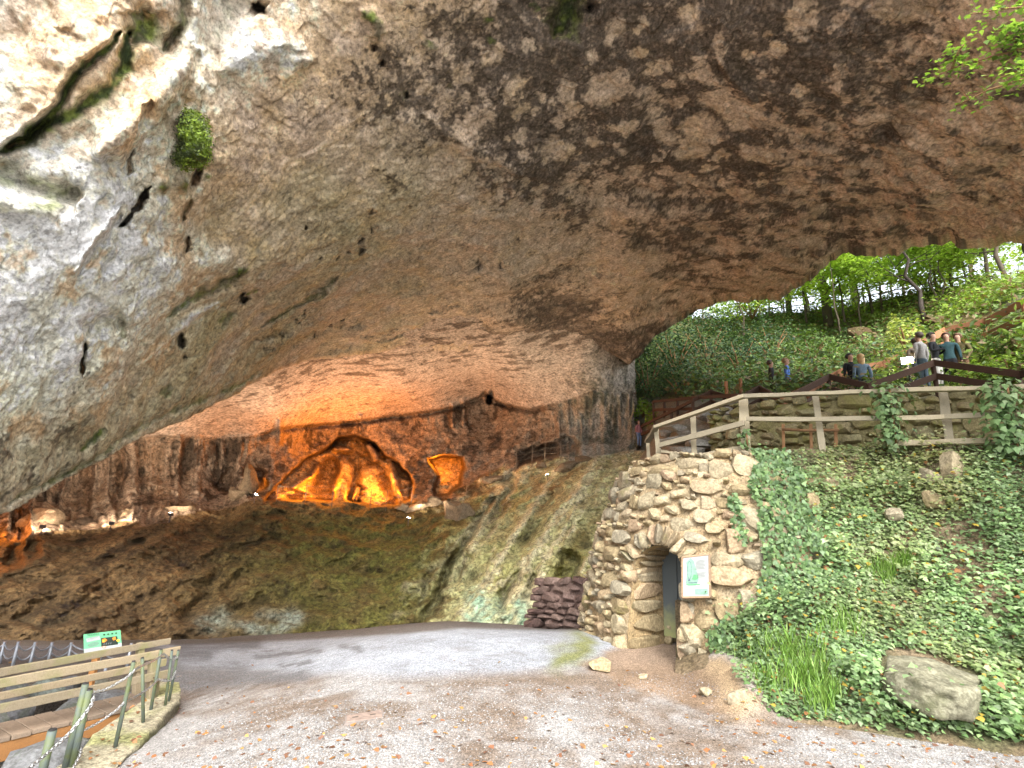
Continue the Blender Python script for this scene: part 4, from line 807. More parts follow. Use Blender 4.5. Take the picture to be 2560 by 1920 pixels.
# ================================================================ PALE WOODEN FENCE on the terrace edge
random.seed(21)
M_pale = woodmat('weathered_wood', (.37, .325, .23), (.31, .27, .19), (.17, .14, .095), grain=.8)
M_green = woodmat('mossy_wood', (.42, .36, .24), (.34, .31, .19), (.18, .15, .08), grain=.8, moss=(.22, .22, .08))
PV = lambda u_, v_, t: Vector([float(x) for x in P(u_, v_, t)])
fo = PV(1866, 1131, 10.55); pfence = thing('wooden_fence', 'pale weathered post and rail fence on top of the kiln and bank', 'fence', fo)
def postpx(u0, v0, u1, v1, t, w, parent, org, mat, dig=.12, name='post', wob=.006):
    """post: (u0,v0) top, (u1,v1) foot, t distance of the foot"""
    f = PV(u1, v1, t); hd_ = math.hypot(f.x, f.y); d = rays(u0, v0); k = hd_/math.hypot(d[0], d[1]); tp = Vector((d[0]*k, d[1]*k, CZ+d[2]*k))
    ax = (tp-f).normalized(); mb = MB(org); mb.bar(f-ax*dig, tp, w, w*.8, up=Vector((f.x, f.y, 0)).normalized(), nseg=5, wob=wob); return mb.build(name, mat, parent, bevel=.008), f, tp
def railpx(pts, w, h, parent, org, mat, name='rail', wob=.006):
    q = [PV(*p) for p in pts]
    for a, b in zip(q, q[1:]):
        mb = MB(org); d = (b-a).normalized(); mb.bar(a-d*.02, b+d*.02, w, h, nseg=4, wob=wob); mb.build(name, mat, parent, bevel=.006)
for a in [(1640, 1066, 1649, 1172, 11.3, .10), (1732, 1036, 1736, 1146, 11.0, .11), (1857, 988, 1867, 1140, 10.6, .16), (2037, 983, 2056, 1118, 10.5, .11), (2223, 974, 2238, 1128, 10.5, .13), (2356, 973, 2377, 1120, 10.5, .12), (2516, 968, 2542, 1130, 10.4, .12), (1619, 1105, 1624, 1182, 12.0, .08)]: postpx(*a, pfence, fo, M_pale)
railpx([(1619, 1104, 11.9), (1640, 1067, 11.2), (1858, 991, 10.5), (2040, 984, 10.4), (2224, 978, 10.4), (2358, 973, 10.4), (2600, 967, 10.3)], .12, .065, pfence, fo, M_pale, 'top_rail')
railpx([(1650, 1113, 11.15), (1858, 1058, 10.48)], .06, .10, pfence, fo, M_pale); railpx([(1650, 1164, 11.15), (1858, 1122, 10.5)], .06, .13, pfence, fo, M_pale)
railpx([(1868, 1047, 10.45), (2040, 1048, 10.4), (2224, 1046, 10.4), (2358, 1042, 10.4), (2520, 1034, 10.3), (2600, 1032, 10.3)], .05, .075, pfence, fo, M_pale)
railpx([(2240, 1108, 10.42), (2375, 1104, 10.4), (2545, 1099, 10.35)], .05, .08, pfence, fo, M_pale); railpx([(1655, 1128, 11.2), (1733, 1140, 11.0)], .05, .06, pfence, fo, M_pale)
# little rustic barrier in front of the terrace wall
M_twig = woodmat('barrier_wood', (.30, .17, .08), (.22, .12, .06), (.1, .06, .03))
ro = PV(1960, 1108, 12.8); rust = thing('rustic_barrier', 'low brown barrier of rough branches in front of the mossy terrace wall', 'barrier', ro)
for u0 in (1959, 2028, 2090): postpx(u0-1, 1060, u0, 1112, 12.8, .06, rust, ro, M_twig)
mb = MB(ro); mb.tube([PV(1955, 1073, 12.7), PV(2010, 1076, 12.68), PV(2098, 1075, 12.7)], .03, 6); mb.build('rail', M_twig, rust, True)

# ================================================================ BROWN RAILINGS of the stepped paths
M_brown = woodmat('brown_rail', (.095, .055, .038), (.075, .045, .032), (.035, .022, .018)); M_orange = woodmat('sunlit_rail', (.40, .19, .10), (.34, .16, .085), (.18, .09, .05))  # orange copy of the rail wood has the sunlight in its colour
def railing(label, pts, mat, rise, gap, w=.12, group='brown railings of the stepped paths', postn=2):
    """pts: (u,v,t) of the top rail; gap: metres down to the second rail; rise: post height"""
    pts = [(a, b, min(t, float(E_dep(float(a), float(b)+28))-1.3)) for a, b, t in pts]; q = [PV(*p) for p in pts]; o = q[0]-up*rise; t_ = thing('brown_railing', label, 'railing', o, group)
    for a, b in zip(q, q[1:]):
        d = (b-a).normalized()
        for k, nm in ((0, 'top_rail'), (gap, 'lower_rail')):
            mb = MB(o); mb.bar(a-up*k-d*.03, b-up*k+d*.03, .06, w); mb.build(nm, mat, t_, bevel=.006)
        n_ = max(1, round((b-a).length/2.2))
        for k in range(n_):
            p = a.lerp(b, k/n_)+Vector((0, .05, 0)); mb = MB(o); mb.bar(p-up*rise, p+up*.03, .08, .08, up=(0, 1, 0)); mb.build('post', mat, t_)
    p = q[-1]+Vector((0, .05, 0)); mb = MB(o); mb.bar(p-up*rise, p+up*.03, .08, .08, up=(0, 1, 0)); mb.build('post', mat, t_)
    return t_
railing('dark brown zigzag railing above the terrace wall, in front of the group of people', [(1865, 988, 17.2), (1899, 970, 17.4), (1956, 1003, 16.6), (2073, 942, 17.6), (2171, 966, 17.2), (2335, 907, 18.3), (2552, 936, 17.4), (2640, 900, 17.2)], M_brown, 1.0, .38, .17)
railing('sunlit orange brown handrail climbing the slope on the far right', [(1956, 1004, 20), (2073, 947, 22), (2107, 929, 23), (2207, 912, 24), (2262, 883, 24.2), (2363, 826, 24.6), (2463, 805, 25), (2560, 756, 24), (2640, 715, 23.5)], M_orange, .95, .48, .24)
railing('brown railing of the steps descending beside the rock pillar', [(1600, 1068, 25), (1733, 1001, 22.5), (1778, 979, 22), (1812, 990, 21.5), (1862, 992, 20.5)], M_brown, .9, .35, .12)
railing('short level brown railing in front of the dark shrubs near the rock pillar', [(1634, 1004, 26), (1733, 995, 25.5), (1851, 988, 24.5)], M_brown, .9, .38, .11)
for k, (a, b, c_, d) in enumerate([(1815, 953, 1818, 1010), (1851, 946, 1853, 1000)]):
    f = PV(c_, d, 20.5); mb = MB(f); tp = PV(a, b, 20.5); mb.bar(f-up*.3, tp, .09, .09, up=(0, 1, 0)); o = mb.build('wooden_stake', M_orange, None, bevel=.006); o.location = f; tag(o, ('left' if k == 0 else 'right')+' one of two thin upright stakes behind the corner post of the pale fence', 'stake')

# ================================================================ FOOTBRIDGE, chain posts and sign (left foreground)
LZ = -.42
def pxz(u_, v_, z): return Vector([float(a) for a in Pz(u_, v_, z)])
b0, b1 = pxz(0, 1845, LZ-.03), pxz(384, 1752, LZ-.03); bd = (b1-b0); bd.z = 0; bd.normalize(); bs = Vector((-bd.y, bd.x, 0)); b0e = b0-bd*2.4; BW = .44
def onplane(u_, v_, p0, n_):
    d = Vector([float(a) for a in rays(u_, v_)]); c_ = Vector((0, 0, CZ)); return c_+d*((p0-c_).dot(n_)/d.dot(n_))
M_deck = woodmat('deck_wood', (.25, .19, .14), (.20, .155, .115), (.10, .08, .06)); M_beam = woodmat('beam_wood', (.38, .18, .06), (.33, .16, .06), (.22, .11, .05)); M_rail = woodmat('rail_wood', (.32, .265, .18), (.27, .22, .145), (.13, .10, .065), moss=(.19, .19, .075))  # orange light on the beam face is put into the beam colour
bridge = thing('footbridge', 'narrow wooden footbridge with plank rails over the stream at left', 'bridge', b1)
nb = int(((b1-b0).length+2.4)/.155)
for k in range(nb):
    c_ = b0e+bd*(k*.155+.08)+bs*BW*.5+up*random.uniform(-.004, .004); mb = MB(b1); mb.box(c_-up*.02, bd*.074, bs*(BW*.5+random.uniform(0, .02)), up*.022); mb.build('plank', M_deck, bridge, bevel=.006)
for k in (0.035, BW-.035):
    mb = MB(b1); mb.bar(b0e+bs*k-up*.13, b1+bs*k-up*.13+bd*.1, .07, .17); mb.build('beam', M_beam, bridge, bevel=.008)
fp = b0+bs*BW
for (p, q, pl, h) in [((0, 1681), (426, 1602), fp, .075), ((0, 1708), (449, 1625), b0, .082), ((0, 1741), (415, 1655), fp, .075), ((0, 1772), (422, 1684), b0, .085)]:
    a, b = onplane(*p, pl, bs), onplane(*q, pl, bs); d = (b-a).normalized(); mb = MB(b1); mb.bar(a-d*2.2, b, .035, h, nseg=6, wob=.003); mb.build('rail', M_rail, bridge, bevel=.006)
for (p, q, pl, w) in [((383, 1632), (375, 1765), b0-bs*.0, .085), ((352, 1607), (340, 1738), fp, .085), ((392, 1640), (388, 1745), b0+bs*.08, .07)]:
    a, b = onplane(*p, pl+bs*.04, bs), onplane(*q, pl+bs*.04, bs); mb = MB(b1); mb.bar(b, a, w, w*.8, up=bd); mb.build('rail_post', M_rail, bridge, bevel=.006)
mb = MB(b1)
for p in ((398, 1634), (402, 1642), (384, 1694), (380, 1702)):
    c_ = onplane(*p, b0-bs*.022, bs); mb.tube([c_, c_-bs*.012], .008, 6)
mb.build('bolt', M_brown, bridge)
# ledge of stone along the gully
LED_R = [(240, 1985), (294, 1920), (358, 1851), (415, 1785), (452, 1746), (455, 1730), (449, 1706)]; LED_L = [(60, 1990), (136, 1920), (206, 1870), (225, 1840), (316, 1778), (377, 1737), (395, 1704)]
ld = np.array([[pxz(*[np.interp(k/40*6, range(7), [r[i] for r in L_]) for i in (0, 1)], LZ)[:] for L_ in (LED_L, LED_R)] for k in range(41)])
gr = []
for k in range(41):
    a, b = ld[k]; row = [np.r_[a[:2], LZ-1.2], np.r_[a[:2], LZ-.5], np.r_[a[:2], LZ-.04]]+[a+(b-a)*f for f in np.linspace(.03, .97, 14)]+[np.r_[b[:2], LZ-.035], np.r_[b[:2], LZ-.10], np.r_[b[:2], LZ-.26]]; gr.append(row)
gr = np.array(gr); e_ = fbm(gr, 6, 3, 401); gr[:, :3, :2] += (.05*fbm(gr, 4, 3, 402))[:, :3, None]; gr[:, -3:, :2] += (.04*fbm(gr, 5, 3, 403)+.02*fbm(gr, 14, 2, 404))[:, -3:, None]; gr[:, 3:-3, 2] += (.012*e_)[:, 3:-3]
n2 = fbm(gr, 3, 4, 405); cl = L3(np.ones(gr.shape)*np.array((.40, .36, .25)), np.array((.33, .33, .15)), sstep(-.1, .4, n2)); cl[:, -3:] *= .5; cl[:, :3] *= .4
ledge = meshnp('ledge', gr, gridquads(*gr.shape[:2]), col=cl, mat=M_soil); tag(ledge, 'pale stone ledge carrying the chain posts along the stream', 'ledge', kind='structure')
# chain posts
m = NT('post_paint'); M_post = m.fin(m.mix(m.ramp(m.noise(8, 5, .65), [(.4, 0), (.62, 1)]), (.085, .105, .095), (.095, .115, .045)), .6, m.bump(m.noise(30), .2, .005), .3, 0)
M_chain = plain('chain_steel', (.50, .50, .50), .35, metal=.9, var=.2); M_capm = plain('post_cap', (.03, .03, .03), .5)
def post_at(base, top, r, mat, label, name='chain_post', group='chain posts along the stream ledge', z=LZ, capm=None):
    f = pxz(*base, z); hd_ = math.hypot(f.x, f.y); d = rays(*top); k = hd_/math.hypot(d[0], d[1]); tp = Vector((d[0]*k, d[1]*k, CZ+d[2]*k)); ax = (tp-f).normalized()
    t_ = thing(name, label, 'post', f, group); mb = MB(f); mb.tube([f-ax*.1, tp], r, 12); mb.build('pipe', mat, t_, True)
    for p_ in t_.children: p_.data.polygons.foreach_set('use_smooth', [len(pp.vertices) == 4 for pp in p_.data.polygons])
    mb = MB(f); mb.tube([tp, tp+ax*.012], r*.85, 12); mb.build('cap', capm or M_capm, t_)
    return f, tp
cps = [((98, 1960), (131, 1826), .032, 'stout grey green chain post nearest the camera at the bottom edge'), ((163, 1918), (214, 1710), .026, 'left of the two tall chain posts standing side by side near the bridge'), ((180, 1915), (223, 1725), .029, 'right of the two tall chain posts standing side by side, chain hanging from its top'), ((288, 1867), (334, 1655), .018, 'slim leaning chain post on the middle of the ledge'), ((358, 1807), (356, 1646), .016, 'slim upright chain post beside the end post of the bridge rail'), ((377, 1775), (403, 1625), .017, 'slim chain post just right of the bridge end'), ((413, 1763), (430, 1627), .014, 'left of the two closest-set chain posts at the far end of the ledge'), ((422, 1753), (446, 1627), .015, 'rightmost chain post at the far corner of the ledge')]
cp = [post_at(b, t, r, M_post, l) for b, t, r, l in cps]
def chainpath(pts, hd_pts):
    """pts: pixel path; distance interpolated between two posts' horizontal distances"""
    out_ = []; n_ = len(pts)
    for k, (a, b) in enumerate(pts):
        hd_ = np.interp(k/(n_-1), np.linspace(0, 1, len(hd_pts)), hd_pts); d = rays(a, b); q = hd_/math.hypot(d[0], d[1]); out_.append(Vector((d[0]*q, d[1]*q, CZ+d[2]*q)))
    return out_
def chain(pts, label, link_=.030, wire=.0042, mat=M_chain, group='chains between the ledge posts'):
    L_ = [0]
    for a, b in zip(pts, pts[1:]): L_.append(L_[-1]+(b-a).length)
    n_ = int(L_[-1]/(link_*.72)); o0 = pts[0]; mb = MB(o0); arr = np.array([p[:] for p in pts])
    at = lambda s: Vector([float(np.interp(s, L_, arr[:, i])) for i in range(3)])
    for k in range(n_):
        s = (k+.5)/n_*L_[-1]; c_ = at(s); d = (at(min(s+.01, L_[-1]))-at(max(s-.01, 0))).normalized(); sd_ = d.cross(up).normalized(); w_ = sd_ if k % 2 else sd_.cross(d)
        ring = [c_+d*math.cos(a)*link_*.55+w_*math.sin(a)*link_*.33 for a in np.linspace(0, 2*math.pi, 9)[:-1]]; mb.tube(ring+[ring[0]], wire, 4, cap=False)
    o = mb.build('chain', mat, None, True); o.location = o0; return tag(o, label, 'chain', group)
hz = lambda i: math.hypot(cp[i][0].x, cp[i][0].y); z4 = lambda L_: [(a/3.16, 1500+b/3.16) for a, b in L_]
chain(chainpath(z4([(1410, 450), (1375, 468), (1335, 462), (1295, 425)]), [hz(7), hz(5)]), 'short chain between the last posts at the far corner of the ledge')
chain(chainpath(z4([(1295, 425), (1220, 478), (1150, 505), (1075, 545)]), [hz(5), hz(3)]), 'upper chain from the bridge end to the slim leaning post')
chain(chainpath(z4([(1075, 545), (1000, 612), (900, 672), (820, 712), (728, 728)]), [hz(3), hz(2)]), 'upper chain sagging from the slim leaning post to the two tall posts')
chain(chainpath(z4([(745, 755), (720, 830), (660, 915), (560, 1040), (440, 1155), (350, 1232), (240, 1325), (120, 1400)]), [hz(2), hz(0), hz(0)*.93]), 'nearest chain running down to the bottom edge past the stout post', .036, .0055)
chain(chainpath(z4([(1390, 560), (1365, 620), (1320, 642), (1250, 625)]), [hz(7), hz(5)]), 'lower short chain at the far corner of the ledge')
chain(chainpath(z4([(1250, 625), (1200, 680), (1120, 735), (1060, 770), (990, 800)]), [hz(5), hz(3)]), 'lower chain from the bridge end to the slim leaning post')
chain(chainpath(z4([(990, 800), (920, 870), (830, 935), (750, 985), (665, 1028)]), [hz(3), hz(2)]), 'lower chain from the slim leaning post to the tall posts')
chain(chainpath(z4([(640, 1170), (635, 1220), (600, 1290), (560, 1360)]), [hz(2), hz(2)*.95]), 'lowest chain hanging from the foot of the two tall posts', .034, .005)
# thin chain fence on the cave floor
ff = thing('chain_fence', 'thin grey post and chain fence on the dark cave floor behind the footbridge', 'fence', pxz(200, 1665, -1.0))
M_thin = plain('thin_post', (.22, .23, .25), .4, metal=.4); fps = []
for a, b in [((-45, 1655), (-28, 1600)), ((0, 1655), (13, 1604)), ((30, 1672), (47, 1604)), ((73, 1666), (89, 1605)), ((120, 1656), (131, 1606)), ((172, 1646), (179, 1606)), ((250, 1650), (258, 1607)), ((317, 1672), (329, 1608)), ((264, 1684), (268, 1650))]:
    f = pxz(*a, -.70); hd_ = math.hypot(f.x, f.y); d = rays(*b); k = hd_/math.hypot(d[0], d[1]); tp = Vector((d[0]*k, d[1]*k, CZ+d[2]*k)); mb = MB(ff.location); mb.tube([f-up*.2, tp], .022, 8); mb.build('post', M_thin, ff, True); fps.append((f, tp))
for h_ in (.08, .45):
    for (f0, t0), (f1, t1) in zip(fps[:-1], fps[1:-1]):
        a, b = t0.lerp(f0, h_), t1.lerp(f1, h_); mb = MB(ff.location); mb.tube([a.lerp(b, k/6)-up*.09*(1-(k/3-1)**2) for k in range(7)], .012, 5); mb.build('chain', M_thin, ff, True)
# green sign
sg = [PV(209, 1586, 9.25), PV(301, 1575, 9.25), PV(305, 1620, 8.95), PV(210, 1633, 8.95)]; so = sum(sg, Vector())/4
sign = thing('information_sign', 'green information sign with a small cave photograph, standing behind the footbridge rail', 'sign', so)
M_sg = plain('sign_green', (.13, .42, .22), .4, var=.08); _, n_ = quadpanel('panel', sg, .012, M_sg, sign, so)
it = [('white_band', I_wht, [(0, .80), (.45, .78), (1, .72), (1, 1), (0, 1)]), ('text_box', I_wht, [(.06, .26), (.42, .20), (.44, .40), (.08, .46)]), ('map', I_pale, [(.08, .62), (.2, .5), (.36, .48), (.42, .6), (.34, .72), (.14, .76)]), ('photo', I_blk, rect(.45, .34, .90, .80)), ('photo_flame', I_ora, [(.48, .42), (.56, .38), (.62, .5), (.55, .6), (.48, .6)]), ('photo_flame', I_ora, [(.75, .42), (.84, .36), (.86, .52), (.78, .56)]), ('photo_flame', I_yel, rect(.49, .48, .53, .58)), ('tag', I_yel, ell(.91, .6, .05, .07, 8)), ('logo', I_ora, ell(.52, .86, .06, .06, 10)), ('logo_inner', I_wht, ell(.52, .86, .045, .045, 10))]
for k in range(7): it.append(('chevron', I_blk, [(.10+.045*k, .06), (.13+.045*k, .12), (.10+.045*k, .18), (.09+.045*k, .18), (.115+.045*k, .12), (.09+.045*k, .06)]))
for k in range(4): it.append(('icon', I_blk, ell(.54+.11*k, .2, .03, .045, 8)))
for k in range(4): it.append(('photo_stripe', I_gry, [(.52+.06*k, .68), (.55+.06*k, .66), (.53+.06*k, .76), (.5+.06*k, .78)]))
for k in range(3): it.append(('text_line', I_gry, [(.09, .29+.04*k), (.38, .25+.04*k), (.38, .26+.04*k), (.09, .30+.04*k)]))
printed(sg, n_, it, sign, so)
a = PV(245, 1625, 9.05); mb = MB(so); mb.bar(a-up*1.3, a+up*.02, .07, .05, up=(0, 1, 0)); mb.build('leg', M_beam, sign)
# manhole cover
q = [pxz(a, b, zat(*pxz(905, 1790, -.02)[:2])+.012) for a, b in ((868, 1790), (953, 1776), (956, 1794), (866, 1806))]; o_ = sum(q, Vector())/4
mh = thing('manhole_cover', 'rusty rectangular metal cover set in the gravel', 'manhole cover', o_); M_iron = plain('rusty_iron', (.27, .21, .175), .75, metal=.2, var=.3)
quadpanel('plate', [p+up*.006 for p in q], .03, M_iron, mh, o_)
cen_ = o_; quadpanel('frame', [cen_+(p-cen_)*1.10 for p in q], .04, plain('cover_frame', (.20, .17, .15), .8), mh, o_)
it = [('slot', I_blk, rect(.15+.5*k, .44, .32+.5*k, .56)) for k in range(2)]; printed([p+up*.006 for p in q], up, it, mh, o_)
# big boulder at the foot of the bank
M_bld = stonemat('boulder_stone', [(0, (.19, .185, .125)), (1, (.25, .24, .17))], moss=(.10, .11, .045), mossamt=.08, var=.5)
poly = [(2208, 1700), (2224, 1640), (2262, 1648), (2320, 1656), (2380, 1662), (2430, 1680), (2445, 1700), (2430, 1740), (2428, 1798), (2390, 1800), (2330, 1785), (2275, 1768), (2258, 1752), (2215, 1736)]
def blob3(name, poly, t, th, mat, seed, nr=7):
    """boulder with the given outline: rings from the outline bulging to the front and back"""
    q = np.array([PV(a, b, t)[:] for a, b in poly]); res = []
    m_ = len(q); qq = []
    for i in range(m_):
        for k in range(4): qq.append(q[i]+(q[(i+1) % m_]-q[i])*k/4)
    q = np.array(qq); cen = q.mean(0); vd_ = cen-C0; vd_ /= np.linalg.norm(vd_); rings = []
    for f in np.linspace(-.94, .94, 2*nr+1): rings.append(cen+(q-cen)*(1-abs(f)**3.2)**.5+vd_*f*th)
    R_ = np.array(rings); R_ = R_+(.05*fbm(R_, 3, 4, seed, ridged=True)+.025*fbm(R_ @ np.array([[1, 0, .3], [0, 1, 0], [-.3, 0, 1]]), (3, 3, 16), 3, seed+3))[..., None]*vd_*-1+.02*fbm(R_, 8, 3, seed+5)[..., None]; n_ = R_.shape[1]; Q = []
    for r in range(R_.shape[0]-1):
        for k in range(n_): Q.append((r*n_+k, r*n_+(k+1) % n_, (r+1)*n_+(k+1) % n_, (r+1)*n_+k))
    V_ = R_.reshape(-1, 3); V_ = np.vstack([V_, R_[0].mean(0), R_[-1].mean(0)]); a = len(V_)-2; L_ = (R_.shape[0]-1)*n_
    T_ = [(a, (k+1) % n_, k) for k in range(n_)]+[(a+1, L_+k, L_+(k+1) % n_) for k in range(n_)]
    return meshnp(name, V_, Q, T_, mat=mat, smooth=True)
bm = bmesh.new(); bpts = [(2224, 1640, 7.35), (2330, 1650, 7.55), (2445, 1694, 7.4), (2213, 1690, 6.86), (2300, 1702, 6.74), (2382, 1724, 6.74), (2446, 1722, 6.92), (2208, 1722, 6.98), (2262, 1760, 6.86), (2340, 1790, 6.82), (2428, 1802, 6.9), (2445, 1770, 7.1), (2240, 1740, 7.5), (2440, 1800, 7.5)]
for q in bpts: bm.verts.new(P(q[0], q[1], q[2]-.2))
bmesh.ops.convex_hull(bm, input=bm.verts); bmesh.ops.triangulate(bm, faces=bm.faces)
for _ in range(4): bmesh.ops.subdivide_edges(bm, edges=[e for e in bm.edges if e.calc_length() > .035], cuts=1, use_grid_fill=True); bmesh.ops.triangulate(bm, faces=bm.faces)
bmesh.ops.smooth_vert(bm, verts=bm.verts, factor=.4, use_axis_x=True, use_axis_y=True, use_axis_z=True); bm.normal_update()
cs_ = np.array([v.co[:] for v in bm.verts]); nn_ = np.array([v.normal[:] for v in bm.verts]); st_ = cs_ @ np.array([[.95, 0, .25], [0, 1, 0], [-.25, 0, .95]]); cs_ = cs_+nn_*(.03*fbm(cs_, 4, 4, 411, ridged=True)+.025*fbm(st_, (2.5, 2.5, 14), 4, 412)+.012*fbm(cs_, 16, 3, 413))[:, None]
for v, q in zip(bm.verts, cs_): v.co = q
me = bpy.data.meshes.new('boulder'); bm.to_mesh(me); bm.free(); me.polygons.foreach_set('use_smooth', [True]*len(me.polygons)); me.materials.append(M_bld); bo = link('boulder', me); tag(bo, 'large pale mossy boulder resting in the ivy at the foot of the bank', 'boulder')
# mossy outcrop hanging from the ceiling
m = NT('moss_cushion'); M_moss = m.fin(m.mix(m.ramp(m.noise(3, 5, .7), [(.44, 0), (.62, 1)]), m.mix(m.ramp(m.noise(9, 5, .7), [(.42, 0), (.6, 1)]), (.05, .065, .03), (.11, .16, .03)), (.22, .33, .03)), .95, m.bump(m.noise(22, 6, .7), 1., .09), .1)
mk_ = blob3('mossy_outcrop', [(446, 330), (452, 300), (468, 284), (495, 290), (512, 318), (520, 345), (512, 372), (515, 395), (498, 410), (470, 416), (445, 400), (448, 372)], float(A_dep(480., 350.))-.15, .40, M_moss, 421); kv = np.array([v.co[:] for v in mk_.data.vertices]); kv += .06*np.stack([fbm(kv, 5, 4, 429), fbm(kv, 5, 4, 430), fbm(kv, 5, 4, 431)], -1); mk_.data.vertices.foreach_set('co', kv.ravel().astype(np.float32)); MOSSKV = kv; mk_.parent = ceil
mk2 = blob3('pale_outcrop', [(505, 300), (520, 322), (527, 345), (522, 360), (512, 345), (500, 318)], float(A_dep(510., 330.))-.12, .3, M_ceil, 425); mk2.parent = ceil
a_ = mk2.data.color_attributes.new('Col', 'FLOAT_COLOR', 'POINT'); a_.data.foreach_set('color', np.tile([.6, .58, .54, 1], len(mk2.data.vertices)).astype(np.float32))
# rocks in the stream bed
M_str = stonemat('stream_stone', [(0, (.10, .10, .105)), (.4, (.17, .175, .18)), (.7, (.13, .15, .13)), (1, (.20, .15, .10))], moss=(.09, .12, .05), mossamt=.05); SST = [stonemesh('rock', 440+k, M_str, .7, .2) for k in range(5)]
r_ = np.random.default_rng(3); k = 0
for i in range(400):
    a, b = r_.uniform(-120, 370), r_.uniform(1690, 1990); q = Pz(a, b, -1.5)
    if sdpoly(np.array(a), np.array(b), GULLY) > -4: continue
    for _ in range(5): q = Pz(a, b, zat(q[0], q[1]))
    s = r_.uniform(.12, .34)*(.7+.3*(b > 1760)); o = link('rock', random.choice(SST)); o.location = q+np.array([0, 0, s*.25]); o.scale = (s*r_.uniform(.9, 1.5), s, s*r_.uniform(.5, .8)); o.rotation_euler = (r_.uniform(-.3, .3), r_.uniform(-.3, .3), r_.uniform(0, 6)); k += 1
    tag(o, 'dark wet rock among the stream boulders under the footbridge', 'rock', 'rocks in the stream bed under the footbridge')
    if k >= 46: break

# ================================================================ CAVE FLOODLIGHTS
M_hous = plain('lamp_housing', (.05, .05, .055), .5); M_lens = emat('lamp_lens', (1, .86, .66), 60); M_lensO = emat('lamp_lens_orange', (1, .5, .1), 25)
FLOOD = []
def floodlight(u_, v_, aim, label, power, col_=(1, .74, .45), size=2.3, t=None, bring=.35, lens=None, group='floodlights along the cave shelf', scale=.62, blend=.6, z=.12):
    t = t if t is not None else float(C_dep(float(u_), float(v_)))-bring
    p = PV(u_, v_, t); th = thing('floodlight', label, 'lamp', p-up*.2*scale, group); d = (Vector(aim)-p).normalized()
    q = d.to_track_quat('Z', 'Y').to_matrix(); s = scale; mb = MB(th.location); mb.box(p-d*.05*s, q @ Vector((.13*s, 0, 0)), q @ Vector((0, .09*s, 0)), d*.05*s); mb.build('housing', M_hous, th, bevel=.01)
    mb = MB(th.location); mb.box(p+d*.006*s, q @ Vector((.105*s, 0, 0)), q @ Vector((0, .07*s, 0)), d*.003); mb.build('lens', lens or M_lens, th)
    mb = MB(th.location); mb.bar(p-d*.05*s-up*.5*s, p-d*.05*s, .04*s, .04*s, up=(0, 1, 0)); mb.build('stand', M_hous, th)
    if power:
        ld_ = bpy.data.lights.new('flood', 'SPOT'); ld_.energy = power; ld_.color = col_; ld_.spot_size = size; ld_.spot_blend = blend; ld_.shadow_soft_size = .08
        lo = link('flood', ld_, th); lo.matrix_world = Matrix.Translation(p+d*.03-th.location) @ q.to_4x4() @ Matrix.Rotation(math.pi, 4, 'X')
    return th
UPB = lambda u_, v_, t, dx=0, dy=-1.5, dz=4: PV(u_, v_, t)+Vector((dx, dy, dz))
WARM = (1, .80, .60)
floodlight(640, 1236, PV(900, 1000, 22), 'brightest cave floodlight, left of the glowing orange grotto', 170, WARM, 2.7, t=22.9)
floodlight(108, 1316, PV(160, 1270, 24), 'leftmost cave floodlight, above the small orange niche', 70, WARM, 2.3, bring=.9)
floodlight(280, 1307, PV(330, 1200, 26), 'second cave floodlight from the left, with dark rock around it', 90, WARM, 2.3, bring=1.0)
floodlight(428, 1284, PV(600, 1080, 25), 'third cave floodlight from the left, under a pale lit boulder', 110, WARM, 2.4, bring=1.0)
floodlight(1022, 1294, PV(1100, 1000, 23), 'cave floodlight on the bank below the right end of the grotto', 215, WARM, 2.6, bring=.9)
floodlight(1368, 1186, PV(1330, 960, 23), 'cave floodlight on the rising rock shelf nearest the pillar', 165, WARM, 2.5, bring=.8)
floodlight(2268, 901, Vector((0, 2, 4)), 'lit floodlight among plants beside the group of people', 30, (1, .9, .7), 1.5, t=20, group='outdoor floodlight', scale=1.3)
ORA = (1, .29, .015)
gl_ = [(812, 1205, 26.3, 75), (870, 1140, 26.3, 55), (945, 1190, 25.7, 78), (1000, 1225, 25.3, 38), (1092, 1152, 27.6, 36), (745, 1228, 25.1, 32), (880, 1235, 25.2, 34)]
for k, (a, b, t, pw) in enumerate(gl_):
    p = PV(a, b, t); l_ = bpy.data.lights.new('grotto_glow', 'POINT'); l_.energy = pw; l_.color = ORA; l_.shadow_soft_size = .25; lo = link('grotto_glow', l_); lo.location = p
for a, b, t, pw in [(82, 1352, 23.0, 26), (645, 1205, 26.2, 3), (0, 1300, 22.6, 22), (-60, 1380, 20.5, 14)]:
    p = PV(a, b, t); l_ = bpy.data.lights.new('niche_glow', 'POINT'); l_.energy = pw; l_.color = ORA; l_.shadow_soft_size = .1; lo = link('niche_glow', l_); lo.location = p
# thin rope fence along the cave shelf
M_wire = plain('thin_rail', (.20, .16, .12), .5, metal=.5)
cf = thing('shelf_railing', 'thin rope railing along the rock shelf up to the pillar', 'railing', PV(1300, 1170, 24.4))
sp_ = [(1165, 1246, 24.0), (1225, 1186, 24.4), (1290, 1165, 24.4), (1330, 1155, 24.2), (1362, 1147, 24), (1402, 1142, 24), (1440, 1132, 24), (1490, 1124, 24), (1535, 1112, 24), (1580, 1105, 24.2)]
tops_ = []
for (a, b, t) in sp_:
    f = PV(a, b, t); mb = MB(cf.location); mb.tube([f-up*.2, f+up*.8], .012, 6); mb.build('post', M_wire, cf, True); tops_.append(f)
for h_ in (.8, .5, .25):
    for a, b in zip(tops_, tops_[1:]):
        mb = MB(cf.location); mb.tube([(a+up*h_).lerp(b+up*h_, k/4)-up*.05*(1-(k/2-1)**2) for k in range(5)], .005, 4); mb.build('rope', M_wire, cf, True)
